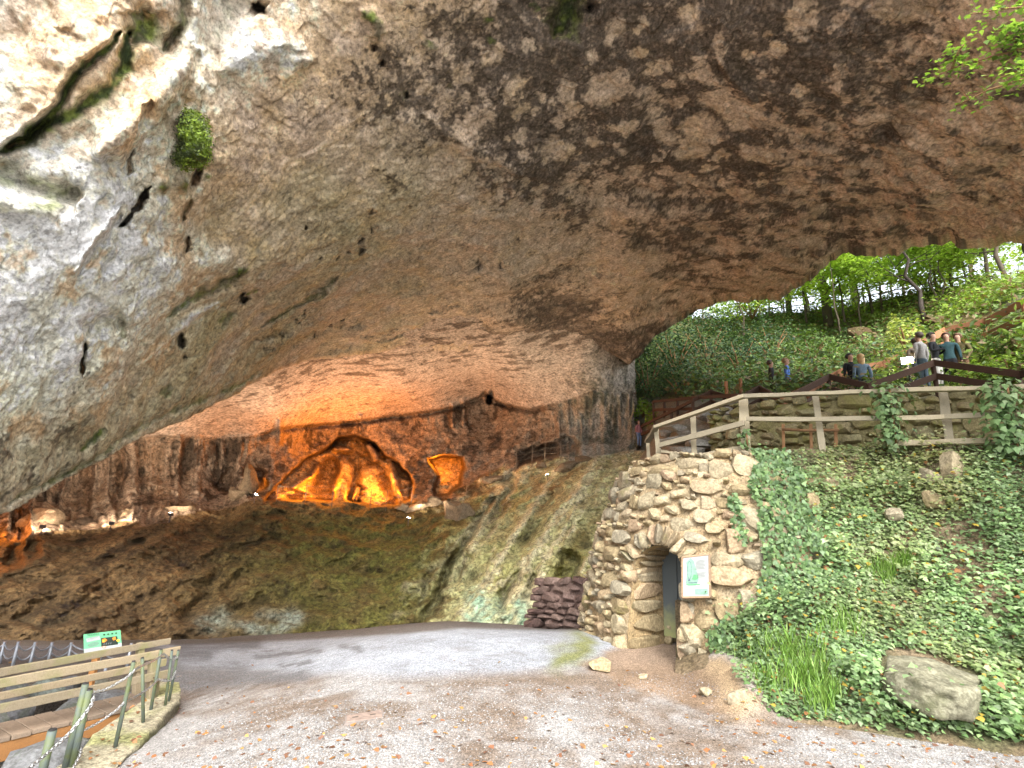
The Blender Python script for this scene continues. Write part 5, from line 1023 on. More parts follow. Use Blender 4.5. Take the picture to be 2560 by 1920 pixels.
gf = thing('grotto_railing', 'thin wire railing across the mouth of the glowing grotto', 'railing', PV(850, 1255, 23.4)); tops_ = []
for a, b in [(690, 1256), (762, 1254), (830, 1256), (925, 1264), (965, 1266), (1028, 1256)]:
    f = PV(a, b, 23.6); mb = MB(gf.location); mb.tube([f-up*.2, f+up*.7], .015, 6); mb.build('post', M_wire, gf, True); tops_.append(f)
for h_ in (.65, .35):
    for a, b in zip(tops_, tops_[1:]):
        mb = MB(gf.location); mb.tube([(a+up*h_).lerp(b+up*h_, k/4)-up*.05*(1-(k/2-1)**2) for k in range(5)], .008, 4); mb.build('wire', M_wire, gf, True)

# ================================================================ PEOPLE
def clothmat(name, topc, legc, skin=(.42, .26, .19), shoe=(.03, .03, .03), waist=.52):
    m = NT(name); z = m.n('SeparateXYZ', {0: m.obj()}).outputs[2]; x = m.n('SeparateXYZ', {0: m.obj()}).outputs[0]
    c = m.ramp(z, [(0, shoe), (.05, legc), (waist, topc), (.835, skin)], 'CONSTANT')
    hand = m.math('LESS_THAN', z, .47); wide = m.math('GREATER_THAN', m.math('ABSOLUTE', x), .135); c = m.mix(m.math('MULTIPLY', hand, wide), c, skin)
    return m.fin(m.mix(1, c, m.ramp(m.noise(20, 4), [(.3, .75), (.7, 1.2)]), 'MULTIPLY'), .85, m.bump(m.noise(26, 4), .3, .01), .2)
def person(label, u_, v_, t, h, yaw, topc, legc, hairc, longhair=False, arms='down', group=None, stride=.0):
    """(u,v) is the foot point; body unit height 1, scaled to h"""
    f = PV(u_, v_, t); o = thing('person', label, 'person', f, group); o.rotation_euler = (0, 0, yaw); o.scale = (h, h, h)
    J = {'pel': (0, 0, .52), 'wai': (0, -.005, .60), 'che': (0, .0, .73), 'neb': (0, .005, .815), 'nec': (0, -.005, .855), 'hed': (0, -.012, .905), 'hed2': (0, -.010, .945), 'crn': (0, .002, .975)}
    Rr = {'pel': (.088, .062), 'wai': (.075, .055), 'che': (.092, .062), 'neb': (.05, .045), 'nec': (.03, .032), 'hed': (.044, .05), 'hed2': (.047, .055), 'crn': (.03, .036)}
    E_ = [('pel', 'wai'), ('wai', 'che'), ('che', 'neb'), ('neb', 'nec'), ('nec', 'hed'), ('hed', 'hed2'), ('hed2', 'crn')]
    for s, k in ((-1, 'l'), (1, 'r')):
        st = stride*s; J['hip'+k] = (s*.055, 0, .49); J['kne'+k] = (s*.06, -.02-st*.5, .28); J['ank'+k] = (s*.065, .005+(-st if st < 0 else -st*.7), .045); J['toe'+k] = (s*.072, J['ank'+k][1]-.085, .018)
        Rr['hip'+k] = (.054, .056); Rr['kne'+k] = (.036, .038); Rr['ank'+k] = (.023, .026); Rr['toe'+k] = (.022, .017)
        J['sho'+k] = (s*.115, 0, .79); Rr['sho'+k] = (.04, .04)
        if arms == 'down': J['elb'+k] = (s*.145, .01, .63); J['wri'+k] = (s*.15, -.035, .49); J['han'+k] = (s*.148, -.05, .44)
        elif arms == 'front': J['elb'+k] = (s*.15, -.01, .64); J['wri'+k] = (s*.06, -.12, .66); J['han'+k] = (s*.03, -.145, .68)
        else: J['elb'+k] = (s*.16, -.02, .64); J['wri'+k] = (s*.13, -.14, .60 if s < 0 else .52); J['han'+k] = (s*.125, -.18, .61 if s < 0 else .48)
        Rr['elb'+k] = (.029, .029); Rr['wri'+k] = (.02, .02); Rr['han'+k] = (.021, .014)
        E_ += [('pel', 'hip'+k), ('hip'+k, 'kne'+k), ('kne'+k, 'ank'+k), ('ank'+k, 'toe'+k), ('che', 'sho'+k), ('sho'+k, 'elb'+k), ('elb'+k, 'wri'+k), ('wri'+k, 'han'+k)]
    ks = list(J); me = bpy.data.meshes.new('body'); me.from_pydata([J[k] for k in ks], [(ks.index(a), ks.index(b)) for a, b in E_], []); me.update()
    b = link('body', me, o); md = b.modifiers.new('skin', 'SKIN'); md.use_smooth_shade = True
    if not me.skin_vertices: me.skin_vertices  # layer is made with the modifier
    sv = me.skin_vertices[0].data
    for i, k in enumerate(ks): sv[i].radius = Rr[k]; sv[i].use_root = (k == 'pel')
    ss = b.modifiers.new('sub', 'SUBSURF'); ss.levels = 1; ss.render_levels = 2
    me.materials.append(clothmat('clothes', topc, legc))
    bm = bmesh.new(); bmesh.ops.create_icosphere(bm, subdivisions=3, radius=1)
    for v_ in bm.verts:
        x, y, z = v_.co; face = (y < -.35 and z < .35)
        v_.co = (x*.064*(.8 if face else 1), .012+y*.070*(.40 if face else 1), .952+(z*.072 if z > 0 else z*(.055 if not longhair or y < -.1 else .20)))
    hm = bpy.data.meshes.new('hair'); bm.to_mesh(hm); bm.free(); hm.polygons.foreach_set('use_smooth', [True]*len(hm.polygons)); hm.materials.append(plain('hair', hairc, .6, var=.3)); link('hair', hm, o)
    return o
GP = 'visitors on the stepped path above the terrace wall'
person('person in a pale grey hooded top and blue jeans, leftmost of the group', 2318, 972, 20.0, 1.78, math.radians(200), (.30, .29, .28), (.09, .13, .17), (.06, .04, .03), group=GP)
person('person in a black jacket and pale trousers in the middle of the group', 2352, 972, 19.6, 1.72, math.radians(30), (.016, .017, .02), (.48, .47, .44), (.03, .02, .015), arms='front', group=GP)
person('person in a dark teal jacket and black trousers in the group behind the railing', 2388, 972, 20.4, 1.76, math.radians(-40), (.03, .07, .08), (.02, .02, .025), (.10, .05, .03), group=GP)
person('person in an olive brown jacket at the right of the group, arm held out', 2418, 974, 20.6, 1.76, math.radians(-60), (.12, .10, .045), (.22, .13, .08), (.14, .07, .04), arms='out', group=GP)
person('person with dark curly hair half hidden behind the one in the pale grey top', 2306, 972, 20.8, 1.66, math.radians(160), (.16, .13, .10), (.07, .08, .1), (.04, .025, .015), group=GP)
person('person in black standing left of the long-haired one at the dip of the brown railing', 2140, 1016, 19.0, 1.68, math.radians(10), (.018, .019, .024), (.03, .03, .035), (.02, .015, .012), group=GP)
person('person with long fair hair and blue denim jacket at the brown railing', 2167, 1016, 18.8, 1.62, math.radians(170), (.14, .20, .26), (.05, .07, .09), (.45, .29, .13), longhair=True, group=GP)
person('person in a bright blue jacket walking down the steps behind the pale fence', 1975, 1010, 21.0, 1.7, math.radians(60), (.10, .20, .52), (.05, .05, .06), (.25, .17, .09), stride=.10, group=GP)
person('person in a dark grey coat walking ahead of the bright blue jacket', 1935, 1012, 21.4, 1.7, math.radians(70), (.05, .05, .055), (.03, .03, .035), (.05, .035, .025), stride=.09, group=GP)
person('small distant person in a pink top and blue jeans beside the rock pillar', 1598, 1117, 24.0, 1.2, math.radians(30), (.40, .18, .20), (.16, .24, .42), (.07, .045, .03))

# ================================================================ VEGETATION
SH = {'ivy': ([(0, -.5, 0), (.50, -.28, -.06), (.30, .08, -.02), (0, .60, -.08), (-.30, .08, -.02), (-.50, -.28, -.06)], [(0, 1, 2, 3), (0, 3, 4, 5)]),
      'oval': ([(0, -.55, 0), (.27, 0, .07), (0, .55, 0), (-.27, 0, .07)], [(0, 1, 2, 3)]),
      'blade': ([(-.03, 0, 0), (.03, 0, 0), (.025, .55, .06), (-.025, .55, .06), (.0, 1, .25)], [(0, 1, 2, 3), (3, 2, 4, 4)])}
def leaves(name, Cn, Nn, size, cols, shape, mat, parent=None, r=None, updir=None, smooth=False):
    r = r or rng; n_ = len(Cn); base, faces = SH[shape]; base = np.array(base, float); k = len(base)
    Nn = Nn/(np.linalg.norm(Nn, axis=1, keepdims=True)+1e-9); a = r.normal(size=(n_, 3)) if updir is None else updir
    y = a-np.sum(a*Nn, 1, keepdims=True)*Nn; y /= np.linalg.norm(y, axis=1, keepdims=True)+1e-9; x = np.cross(y, Nn)
    V_ = (x[:, None]*base[None, :, :1]+y[:, None]*base[None, :, 1:2]+Nn[:, None]*base[None, :, 2:3])*np.asarray(size)[:, None, None]+Cn[:, None]
    idx = np.arange(n_)[:, None]*k; q = [f for f in faces if len(set(f)) == 4]; t3 = [f[:3] for f in faces if len(set(f)) == 3]
    Q = np.concatenate([idx+np.array(f)[None] for f in q]); T_ = np.concatenate([idx+np.array(f)[None] for f in t3]) if t3 else None
    return meshnp(name, V_, Q, T_, col=np.repeat(cols, k, 0), mat=mat, smooth=smooth, parent=parent)
def colmix(n_, stops, r=None, jit=.25):
    r = r or rng; s = np.array(stops, float); i = r.integers(0, len(s), n_); j = r.integers(0, len(s), n_); f = r.random((n_, 1)); return np.clip((s[i]*f+s[j]*(1-f))*(1+r.normal(size=(n_, 1))*jit), .005, .9)
def scatter(X_, N_, n_, r, wgt=None):
    a = np.linalg.norm(np.cross(X_[1:, :-1]-X_[:-1, :-1], X_[:-1, 1:]-X_[:-1, :-1]), axis=-1)
    if wgt is not None: a = a*wgt[:-1, :-1]
    p = (a/a.sum()).ravel(); i = r.choice(len(p), n_, p=p); rr, cc_ = np.divmod(i, a.shape[1]); f, g = r.random((2, n_, 1))
    return X_[rr, cc_]*(1-f)*(1-g)+X_[rr+1, cc_]*f*(1-g)+X_[rr, cc_+1]*(1-f)*g+X_[rr+1, cc_+1]*f*g, N_[rr, cc_]
M_ivy = leafmat('ivy_leaf', .25, .42); M_leaf = leafmat('tree_leaf', .5, .55); M_shrub = leafmat('shrub_leaf', .3, .5); M_dead = leafmat('dead_leaf', .15, .7)
# --- ivy over the bank
rv = np.random.default_rng(5)
wg = np.ones_like(BU); e_ = curve([(1100, 1900), (1180, 1893), (1240, 1900), (1310, 1908), (1400, 1918), (1480, 1915), (1530, 1898), (1560, 1840), (1600, 1800), (1640, 1790), (1680, 1850), (1760, 1870), (1800, 1880)])
wg *= sstep(-12, 18, BU-e_(BV)+22*fbm(BX, 2.2, 3, 501)); wg *= .24+sstep(-.3, .1, fbm(BX, 1.25, 4, 502)+.25*fbm(BX, 4, 3, 503)+.2*sstep(1200, 1500, BV)-.15*sstep(1200, 1130, BV))
wg *= sstep(-14, 10, bbase(BU)-BV+14*fbm(BX, 4, 2, 505)); 
for (a, b, w_) in [(2115, 1185, 45), (1760+275, 1340, 24), (2290, 1495, 22), (2340, 1180, 26)]: wg *= 1-.85*np.exp(-(((BU-a)/w_)**2+((BV-b)/w_)**2))
wg *= sstep(-6, 8, sdpoly(BU, BV, [(2200, 1645), (2224, 1628), (2330, 1640), (2452, 1682), (2458, 1730), (2440, 1812), (2330, 1800), (2255, 1772), (2200, 1740)]))
p, n_ = scatter(BX, BN, 58000, rv, wg); pu, pv = proj(p)
lift = rv.gamma(1.8, .035, len(p))*(.4+2.0*sstep(-.2, .4, fbm(p, 1.6, 3, 507))); tone = fbm(p, .9, 3, 508)
N_ = n_*.7+np.array([0, -.15, .6])+rv.normal(size=p.shape)*.33
cols = colmix(len(p), [(0.096, 0.168, 0.064), (0.136, 0.216, 0.084), (0.176, 0.264, 0.104), (0.168, 0.240, 0.124), (0.224, 0.296, 0.160)], rv, .22); cols *= (1.2+.6*tone+.25*fbm(p, 3, 2, 509))[:, None]; cols[:, 0] *= 1+.5*np.maximum(0, fbm(p, .8, 2, 510))
yl = rv.random(len(p)) < .02; cols[yl] = np.array((.35, .26, .05)); br = rv.random(len(p)) < .025; cols[br] = np.array((.24, .12, .05))
ivy = leaves('ivy', p+n_*lift[:, None], N_, (.028+.045*rv.random(len(p))**1.6)*(1+.35*tone), cols, 'ivy', M_ivy, r=rv, updir=rv.normal(size=p.shape)*.7+np.array([0, -.3, -.8])); tag(ivy, 'dense green ivy covering the earth bank right of the kiln', 'ivy', kind='stuff')
# ivy trailing over the kiln's right side
ks_, kz_ = rv.uniform(-.2, 2.3, 9000), rv.uniform(.2, 2.95, 9000); pp = np.array([kp(np.array(s2phi(a)), np.array(b), .06) for a, b in zip(ks_, kz_)]); pu, pv = proj(pp)
ok = (pu > e_(pv)-14+34*fbm(pp, 1.8, 3, 511)) & (fbm(pp, 2.2, 3, 512) > -.25); ok |= (dseg(pu, pv, [(1835, 1255), (1850, 1330), (1862, 1350)])[0] < 16) | (dseg(pu, pv, [(1800, 1640), (1790, 1590), (1820, 1560)])[0] < 24); pp = pp[ok]; nn = pp-np.array([KC[0], KC[1], 0]); nn[:, 2] = .4; nn /= np.linalg.norm(nn, axis=1, keepdims=True)
iv2 = leaves('trailing_ivy', pp+nn*rv.gamma(1.5, .035, len(pp))[:, None], nn+rv.normal(size=pp.shape)*.4, rv.uniform(.035, .075, len(pp)), colmix(len(pp), [(0.088, 0.160, 0.064), (0.128, 0.208, 0.080), (0.168, 0.256, 0.100), (0.152, 0.224, 0.120)], rv, .2), 'ivy', M_ivy, r=rv, updir=rv.normal(size=pp.shape)*.6+np.array([0, 0, -1.])); tag(iv2, 'ivy trailing over the right side of the stone kiln', 'ivy', kind='stuff')
# ivy on fence posts
def postivy(label, pts, n_, wid):
    q = np.array([PV(*p)[:] for p in pts]); s = rv.random(n_); base = np.stack([np.interp(s, np.linspace(0, 1, len(q)), q[:, i]) for i in range(3)], -1); w_ = np.interp(s, np.linspace(0, 1, len(wid)), wid)
    pos = base+rv.normal(size=base.shape)*w_[:, None]*np.array([1, .7, .6]); dr_ = (pos-base)+np.array([0, -.12, .12])+rv.normal(size=pos.shape)*.06
    t_ = thing('climbing_ivy', label, 'ivy plant', q[-1]); o_ = np.array(t_.location)
    leaves('foliage', pos-o_, dr_, rv.uniform(.06, .10, n_), colmix(n_, [(.09, .16, .06), (.14, .22, .09), (.20, .28, .13)], rv, .2), 'ivy', M_ivy, parent=t_, r=rv, updir=rv.normal(size=pos.shape)*.5+np.array([0, 0, -1.]))
    mb = MB(t_.location); mb.tube([Vector(p)+Vector((.02*math.sin(i*3), -.05, 0)) for i, p in enumerate(q)], .015, 6); mb.build('stem', M_twig, t_, True)
postivy('bushy ivy climbing the middle fence post and its rails', [(2218, 972, 10.35), (2226, 1040, 10.35), (2238, 1125, 10.4)], 420, [.17, .13, .10])
postivy('thick ivy hiding the fence post at the right edge of the view', [(2510, 965, 10.2), (2522, 1050, 10.2), (2540, 1140, 10.3)], 620, [.15, .17, .16])
postivy('small sprig of ivy at the foot of the fence corner post', [(1862, 1075, 10.4), (1866, 1120, 10.4)], 46, [.05, .06])
# grass tufts
def grassat(cs, n_, name, label, hgt=(.12, .26)):
    P_, N_, D_ = [], [], []
    for (a, b, w_) in cs:
        for _ in range(n_):
            u_, v_ = a+rv.normal()*w_, b+rv.normal()*w_*.6; vb = min(v_, float(bbase(u_))+20); P_.append(PV(u_, vb, float(D_dep(u_, vb))-.02)[:]); an = rv.uniform(0, 6.28); D_.append((math.cos(an)*.45, math.sin(an)*.45-.1, 1)); N_.append((math.cos(an), math.sin(an), -.2))
    P_ = np.array(P_); o = leaves(name, P_, np.array(N_), rv.uniform(*hgt, len(P_)), colmix(len(P_), [(.10, .20, .03), (.16, .28, .05), (.20, .30, .08)], rv, .2), 'blade', M_ivy, r=rv, updir=np.array(D_)); return tag(o, label, 'grass', kind='stuff')
grassat([(1990, 1690, 34), (2040, 1700, 34), (1930, 1640, 40), (2000, 1640, 40), (1900, 1720, 26), (2060, 1755, 26), (2215, 1440, 20), (2260, 1420, 14), (2100, 1560, 40)], 150, 'grass', 'long green grass growing through the ivy near the foot of the bank')
# fallen leaves
nl = 460; P_ = []
while len(P_) < nl:
    a, b = rv.uniform(-30, 2590), rv.uniform(1640, 1935); dens = .16+.5*sstep(1680, 1900, b)+.9*np.exp(-((b-np.interp(a, [1850, 2560], [1800, 1875]))/32)**2)*(a > 1750)+.7*np.exp(-((a-np.interp(b, [1740, 1920], [470, 320]))/45)**2)*(b > 1740)-.1*(b < 1700)
    if rv.random() > dens: continue
    g = Pz(a, b, 0.)
    for _ in range(3): g = Pz(a, b, float(gbase(np.array(g[0]), np.array(g[1]))))
    if sdpoly(np.array(a), np.array(b), GULLY) < 0 and not inpoly(np.array(a), np.array(b), LED_L+LED_R[::-1]): continue
    if a > 1760 and b < bbase(a)-6: continue
    P_.append(g)
P_ = np.array(P_); P_[:, 2] = ground(P_[:, 0], P_[:, 1])+.008
pu, pv = proj(P_); onl = inpoly(pu, pv, LED_L+LED_R[::-1]); P_[onl, 2] = LZ+.015
fl = leaves('fallen_leaves', P_, np.array([0, 0, 1])+rv.normal(size=P_.shape)*.28, rv.uniform(.022, .058, nl), colmix(nl, [(.34, .15, .05), (.38, .19, .06), (.26, .11, .05), (.20, .10, .06), (.42, .25, .08), (.17, .09, .06)], rv, .25), 'ivy', M_dead, r=rv); tag(fl, 'orange and brown fallen leaves scattered over the gravel', 'leaves', kind='stuff')
# loose gravel
ng = 26000; a = rv.uniform(-50, 2610, ng*2); b = 1935-250*rv.random(ng*2)**1.6; g = Pz(a, b, np.zeros(ng*2)-.05); ok = (gbase(g[:, 0], g[:, 1]) > -2) & (sdpoly(a, b, GULLY) > 6) & ~inpoly(a, b, LED_L+LED_R[::-1]) & ((a < 1740) | (b > bbase(a)+8)) & (fbm(g, 1.2, 3, 521)+.25*rv.normal(size=ng*2) > -.1); g = g[ok][:ng]; g[:, 2] = ground(g[:, 0], g[:, 1])
oc = np.array([(1, 0, 0), (0, 1, 0), (-1, 0, 0), (0, -1, 0), (0, 0, 1.)]); sz = rv.uniform(.003, .0095, len(g)); an = rv.uniform(0, 6.28, len(g)); sxy = rv.uniform(.7, 1.3, (len(g), 2))
Vg = np.zeros((len(g), 5, 3)); Vg[:, :, 0] = (oc[None, :, 0]*np.cos(an)[:, None]-oc[None, :, 1]*np.sin(an)[:, None])*sz[:, None]*sxy[:, :1]; Vg[:, :, 1] = (oc[None, :, 0]*np.sin(an)[:, None]+oc[None, :, 1]*np.cos(an)[:, None])*sz[:, None]*sxy[:, 1:]; Vg[:, :, 2] = oc[None, :, 2]*sz[:, None]*.8; Vg += g[:, None]+rv.normal(size=Vg.shape)*(sz*.15)[:, None, None]
ix = np.arange(len(g))[:, None]*5; Tg = np.concatenate([ix+np.array(f)[None] for f in ((0, 1, 4), (1, 2, 4), (2, 3, 4), (3, 0, 4))]); gc = np.repeat(colmix(len(g), [(.24, .24, .24), (.19, .19, .19), (.13, .125, .12), (.30, .30, .30), (.16, .13, .10)], rv, .15), 5, 0)
m = NT('loose_gravel'); M_lg = m.fin(m.col(), .85, None, .25); lg = meshnp('loose_gravel', Vg, None, Tg, col=gc, mat=M_lg, smooth=False); tag(lg, 'loose grey pebbles strewn over the foreground', 'gravel', kind='stuff')
# --- undergrowth on the far slope
w_ = sstep(1020, 960, EV)*(.25+sstep(-.3, .3, fbm(EX, .5, 4, 531))); w_ *= 1-.7*np.exp(-(dseg(EU, EV, [(2150, 830), (2210, 842)])[0]/26)**2); w_ *= 1-.6*sstep(22, 12, np.abs(EV-805))*(EU > 2300)*(EU < 2500)
w_ *= .35+.65*sstep(14, 34, dseg(EU, EV, [(2073, 960), (2107, 945), (2207, 928), (2262, 900), (2363, 842), (2463, 822), (2560, 775), (2640, 735)])[0]); w_ = np.where(EU > 2640, 0, w_); p, n_ = scatter(EX, EN if EN.shape == EX.shape else EN, 52000, rv, w_); pu, pv = proj(p); nz = fbm(p, .45, 3, 533)
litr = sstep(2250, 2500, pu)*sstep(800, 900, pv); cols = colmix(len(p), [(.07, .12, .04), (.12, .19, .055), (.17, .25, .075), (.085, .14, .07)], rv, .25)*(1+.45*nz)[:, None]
lit = colmix(len(p), [(.22, .33, .05), (.28, .38, .06), (.15, .24, .05)], rv, .2); mm = (litr*.9+1.0*sstep(860, 790, pv)*(pu > 1850))[:, None]*sstep(-.5, .3, nz)[:, None]; cols = cols*(1-mm)+lit*mm  # sunlit tint painted into leaves at the right and near the skyline
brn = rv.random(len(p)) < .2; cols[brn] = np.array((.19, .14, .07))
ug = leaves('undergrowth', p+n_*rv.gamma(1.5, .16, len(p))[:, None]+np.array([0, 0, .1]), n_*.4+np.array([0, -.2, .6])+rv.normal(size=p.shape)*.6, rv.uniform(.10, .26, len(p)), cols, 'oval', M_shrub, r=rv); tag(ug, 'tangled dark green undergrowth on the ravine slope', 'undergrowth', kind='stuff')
# --- bushes
def bush(label, u_, v_, t, rx, rz, n_, stops, ls=(.12, .22), seed=0, group='shrubs on the ravine slope'):
    r = np.random.default_rng(seed+900); f = PV(u_, v_, t); t_ = thing('shrub', label, 'shrub', f, group); d = r.normal(size=(n_, 3)); d /= np.linalg.norm(d, axis=1, keepdims=True); d[:, 2] = np.abs(d[:, 2])*1.15-.12
    rad = (.55+.45*r.random(n_)**.5)*(1+.35*fbm(d*1.0+seed, 2.2, 3, seed)); pos = d*rad[:, None]*np.array([rx, rx, rz]); sh = (fbm(pos, 1.1, 3, seed+3) > -.35); pos, d = pos[sh], d[sh]
    leaves('foliage', pos, d+np.array([0, 0, .4])+r.normal(size=pos.shape)*.45, r.uniform(*ls, len(pos)), colmix(len(pos), stops, r, .22), 'oval', M_shrub, parent=t_, r=r)
    mb = MB(f)
    for k in range(5):
        an = k*1.3; e = f+Vector((math.cos(an)*rx*.5, math.sin(an)*rx*.5, rz*.6)); mb.tube([f-up*.2, f.lerp(e, .5)+up*.1, e], [.05, .035, .015], 5)
    mb.build('stem', M_twig, t_, True); return t_
DKG = [(.032, .068, .03), (.06, .11, .042), (.085, .145, .055), (.045, .09, .055)]; MDG = [(.06, .11, .03), (.10, .17, .04), (.14, .22, .05)]; LTG = [(.22, .34, .05), (.28, .40, .07), (.17, .27, .04)]
for k, (a, b, t, rx, rz, n_, st, lb) in enumerate([(1620, 985, 29, 2.0, 3.4, 1700, DKG, 'dark glossy evergreen shrub against the cave lip, leftmost on the slope'), (1690, 930, 31, 2.2, 3.2, 1700, DKG, 'tall dark evergreen shrub second from the cave lip'), (1770, 910, 32, 2.4, 3.4, 1800, DKG, 'broad dark evergreen shrub above the level brown railing'), (1850, 930, 30, 1.8, 2.4, 1300, DKG, 'dark shrub behind the two thin stakes'), (1700, 990, 25.5, 1.5, 1.7, 1100, DKG, 'low dark bush right behind the level brown railing'), (1930, 900, 31, 1.9, 2.6, 1300, DKG, 'dark shrub high behind the bright blue jacket'), (2030, 905, 29, 1.5, 1.6, 900, MDG, 'mid green bush on the slope left of the lit handrail'), (1610, 1040, 26.5, .8, .9, 420, LTG, 'bright green fern at the foot of the rock pillar'), (1640, 1060, 25, .6, .6, 300, LTG, 'small fresh green fern right of the rock pillar'), (2230, 935, 22, .8, .8, 500, LTG, 'bright leafy plants below the outdoor floodlight'), (2200, 965, 20, .7, .6, 420, LTG, 'light green plants beside the denim jacket at the railing'), (2450, 965, 20, .9, .7, 700, LTG, 'bright green broad-leaved plants right of the visitors'), (2525, 955, 19.3, 1.1, .8, 800, LTG, 'bright green plants on the mossy slope at the right edge'), (2535, 880, 21.5, .9, .6, 700, MDG, 'mid green plants under the climbing handrail at the right edge'), (1880, 790, 40, 2.4, 2.6, 900, MDG, 'shrub on the skyline close to the cave lip'), (2300, 905, 23, .8, .7, 420, LTG, 'leafy plants just behind the outdoor floodlight')]): bush(lb, a, b, t, rx, rz, n_, st, seed=k, ls=(.11, .22) if t > 24 else (.07, .15))
# --- trees
M_bark = woodmat('bark', (.13, .10, .075), (.09, .075, .055), (.04, .03, .025), moss=(.07, .09, .03)); M_barkd = woodmat('dark_bark', (.07, .055, .045), (.05, .04, .035), (.02, .018, .015))
def maketree(seed, h, r0, n_leaf, stops, lean=(0, 0), first=.3, spread=.32, ls=(.16, .28), fork=False, bark=None, nb=11):
    r = np.random.default_rng(seed+1500); o = link('tree', None); mb = MB(); tips = []
    tr_ = [Vector((0, 0, -.4))]
    for k in range(1, 9): f = k/8; tr_.append(Vector((lean[0]*h*f**1.3+r.normal()*.02*h*(k > 1), lean[1]*h*f**1.3+r.normal()*.02*h*(k > 1), h*f)))
    mb.tube(tr_, [r0*(1-.88*k/8) for k in range(9)], 8)
    at = lambda f: tr_[min(int(f*8), 7)].lerp(tr_[min(int(f*8), 7)+1], f*8-min(int(f*8), 7))
    for k in range(nb):
        f = first+(1-first)*(k+.5)/nb; a = at(f); an = r.uniform(0, 6.28); L_ = h*spread*(1.15-f*.6)*r.uniform(.7, 1.2); e = [a]
        for j in range(1, 5): e.append(a+Vector((math.cos(an), math.sin(an), r.uniform(.25, .75)))*(L_*j/4)+Vector(r.normal(size=3))*L_*.06)
        rr = r0*(1-.85*f)*.5; mb.tube(e, [rr, rr*.7, rr*.5, rr*.3, rr*.15], 5); tips += [(e[2], .45), (e[3], .8), (e[4], 1)]
        for j in (2, 3):
            an2 = an+r.choice([-1, 1])*r.uniform(.5, 1.1); e2 = [e[j]+Vector((math.cos(an2), math.sin(an2), r.uniform(.1, .6)))*(L_*.5*i/3) for i in range(4)]; mb.tube(e2, [rr*.4, rr*.3, rr*.2, rr*.1], 4); tips += [(e2[2], .7), (e2[3], 1)]
    mb.build('trunk', bark or M_bark, o, True)
    tp = np.array([t_[0][:] for t_ in tips]); w_ = np.array([t_[1] for t_ in tips]); i = r.choice(len(tp), n_leaf, p=w_/w_.sum()); pos = tp[i]+r.normal(size=(n_leaf, 3))*np.array([1, 1, .55])*h*.05
    leaves('crown', pos, np.array([0, 0, 1.])+r.normal(size=pos.shape)*.45, r.uniform(*ls, n_leaf), colmix(n_leaf, stops, r, .18), 'oval', M_leaf, parent=o, r=r); return o
YG = [(.34, .46, .07), (.44, .56, .10), (.28, .40, .06), (.50, .60, .14)]; GG = [(.22, .34, .06), (.29, .42, .08), (.35, .48, .10)]
protos = [maketree(1, 9, .26, 5200, YG, spread=.42, first=.16, nb=15), maketree(2, 7.5, .14, 3000, GG, lean=(-.12, 0), bark=M_barkd, spread=.42, first=.3, nb=13), maketree(3, 7, .09, 2600, YG, lean=(.1, .05), first=.22, spread=.4, nb=13), maketree(4, 8, .12, 2800, GG, lean=(-.28, 0), spread=.4, first=.25, nb=13), maketree(5, 5.5, .05, 1300, GG, first=.3, nb=9), maketree(6, 5.2, .07, 4200, YG, first=.06, spread=.5, nb=16)]
used_ = [False]*6
def tree(kind, label, u_, v_, t, s=1., rz=0., group='trees along the top of the ravine'):
    o = protos[kind] if not used_[kind] else copytree(protos[kind]); used_[kind] = True; o.location = PV(u_, v_, t); o.rotation_euler = (0, 0, rz); o.scale = (s, s, s); tag(o, label, 'tree', group)
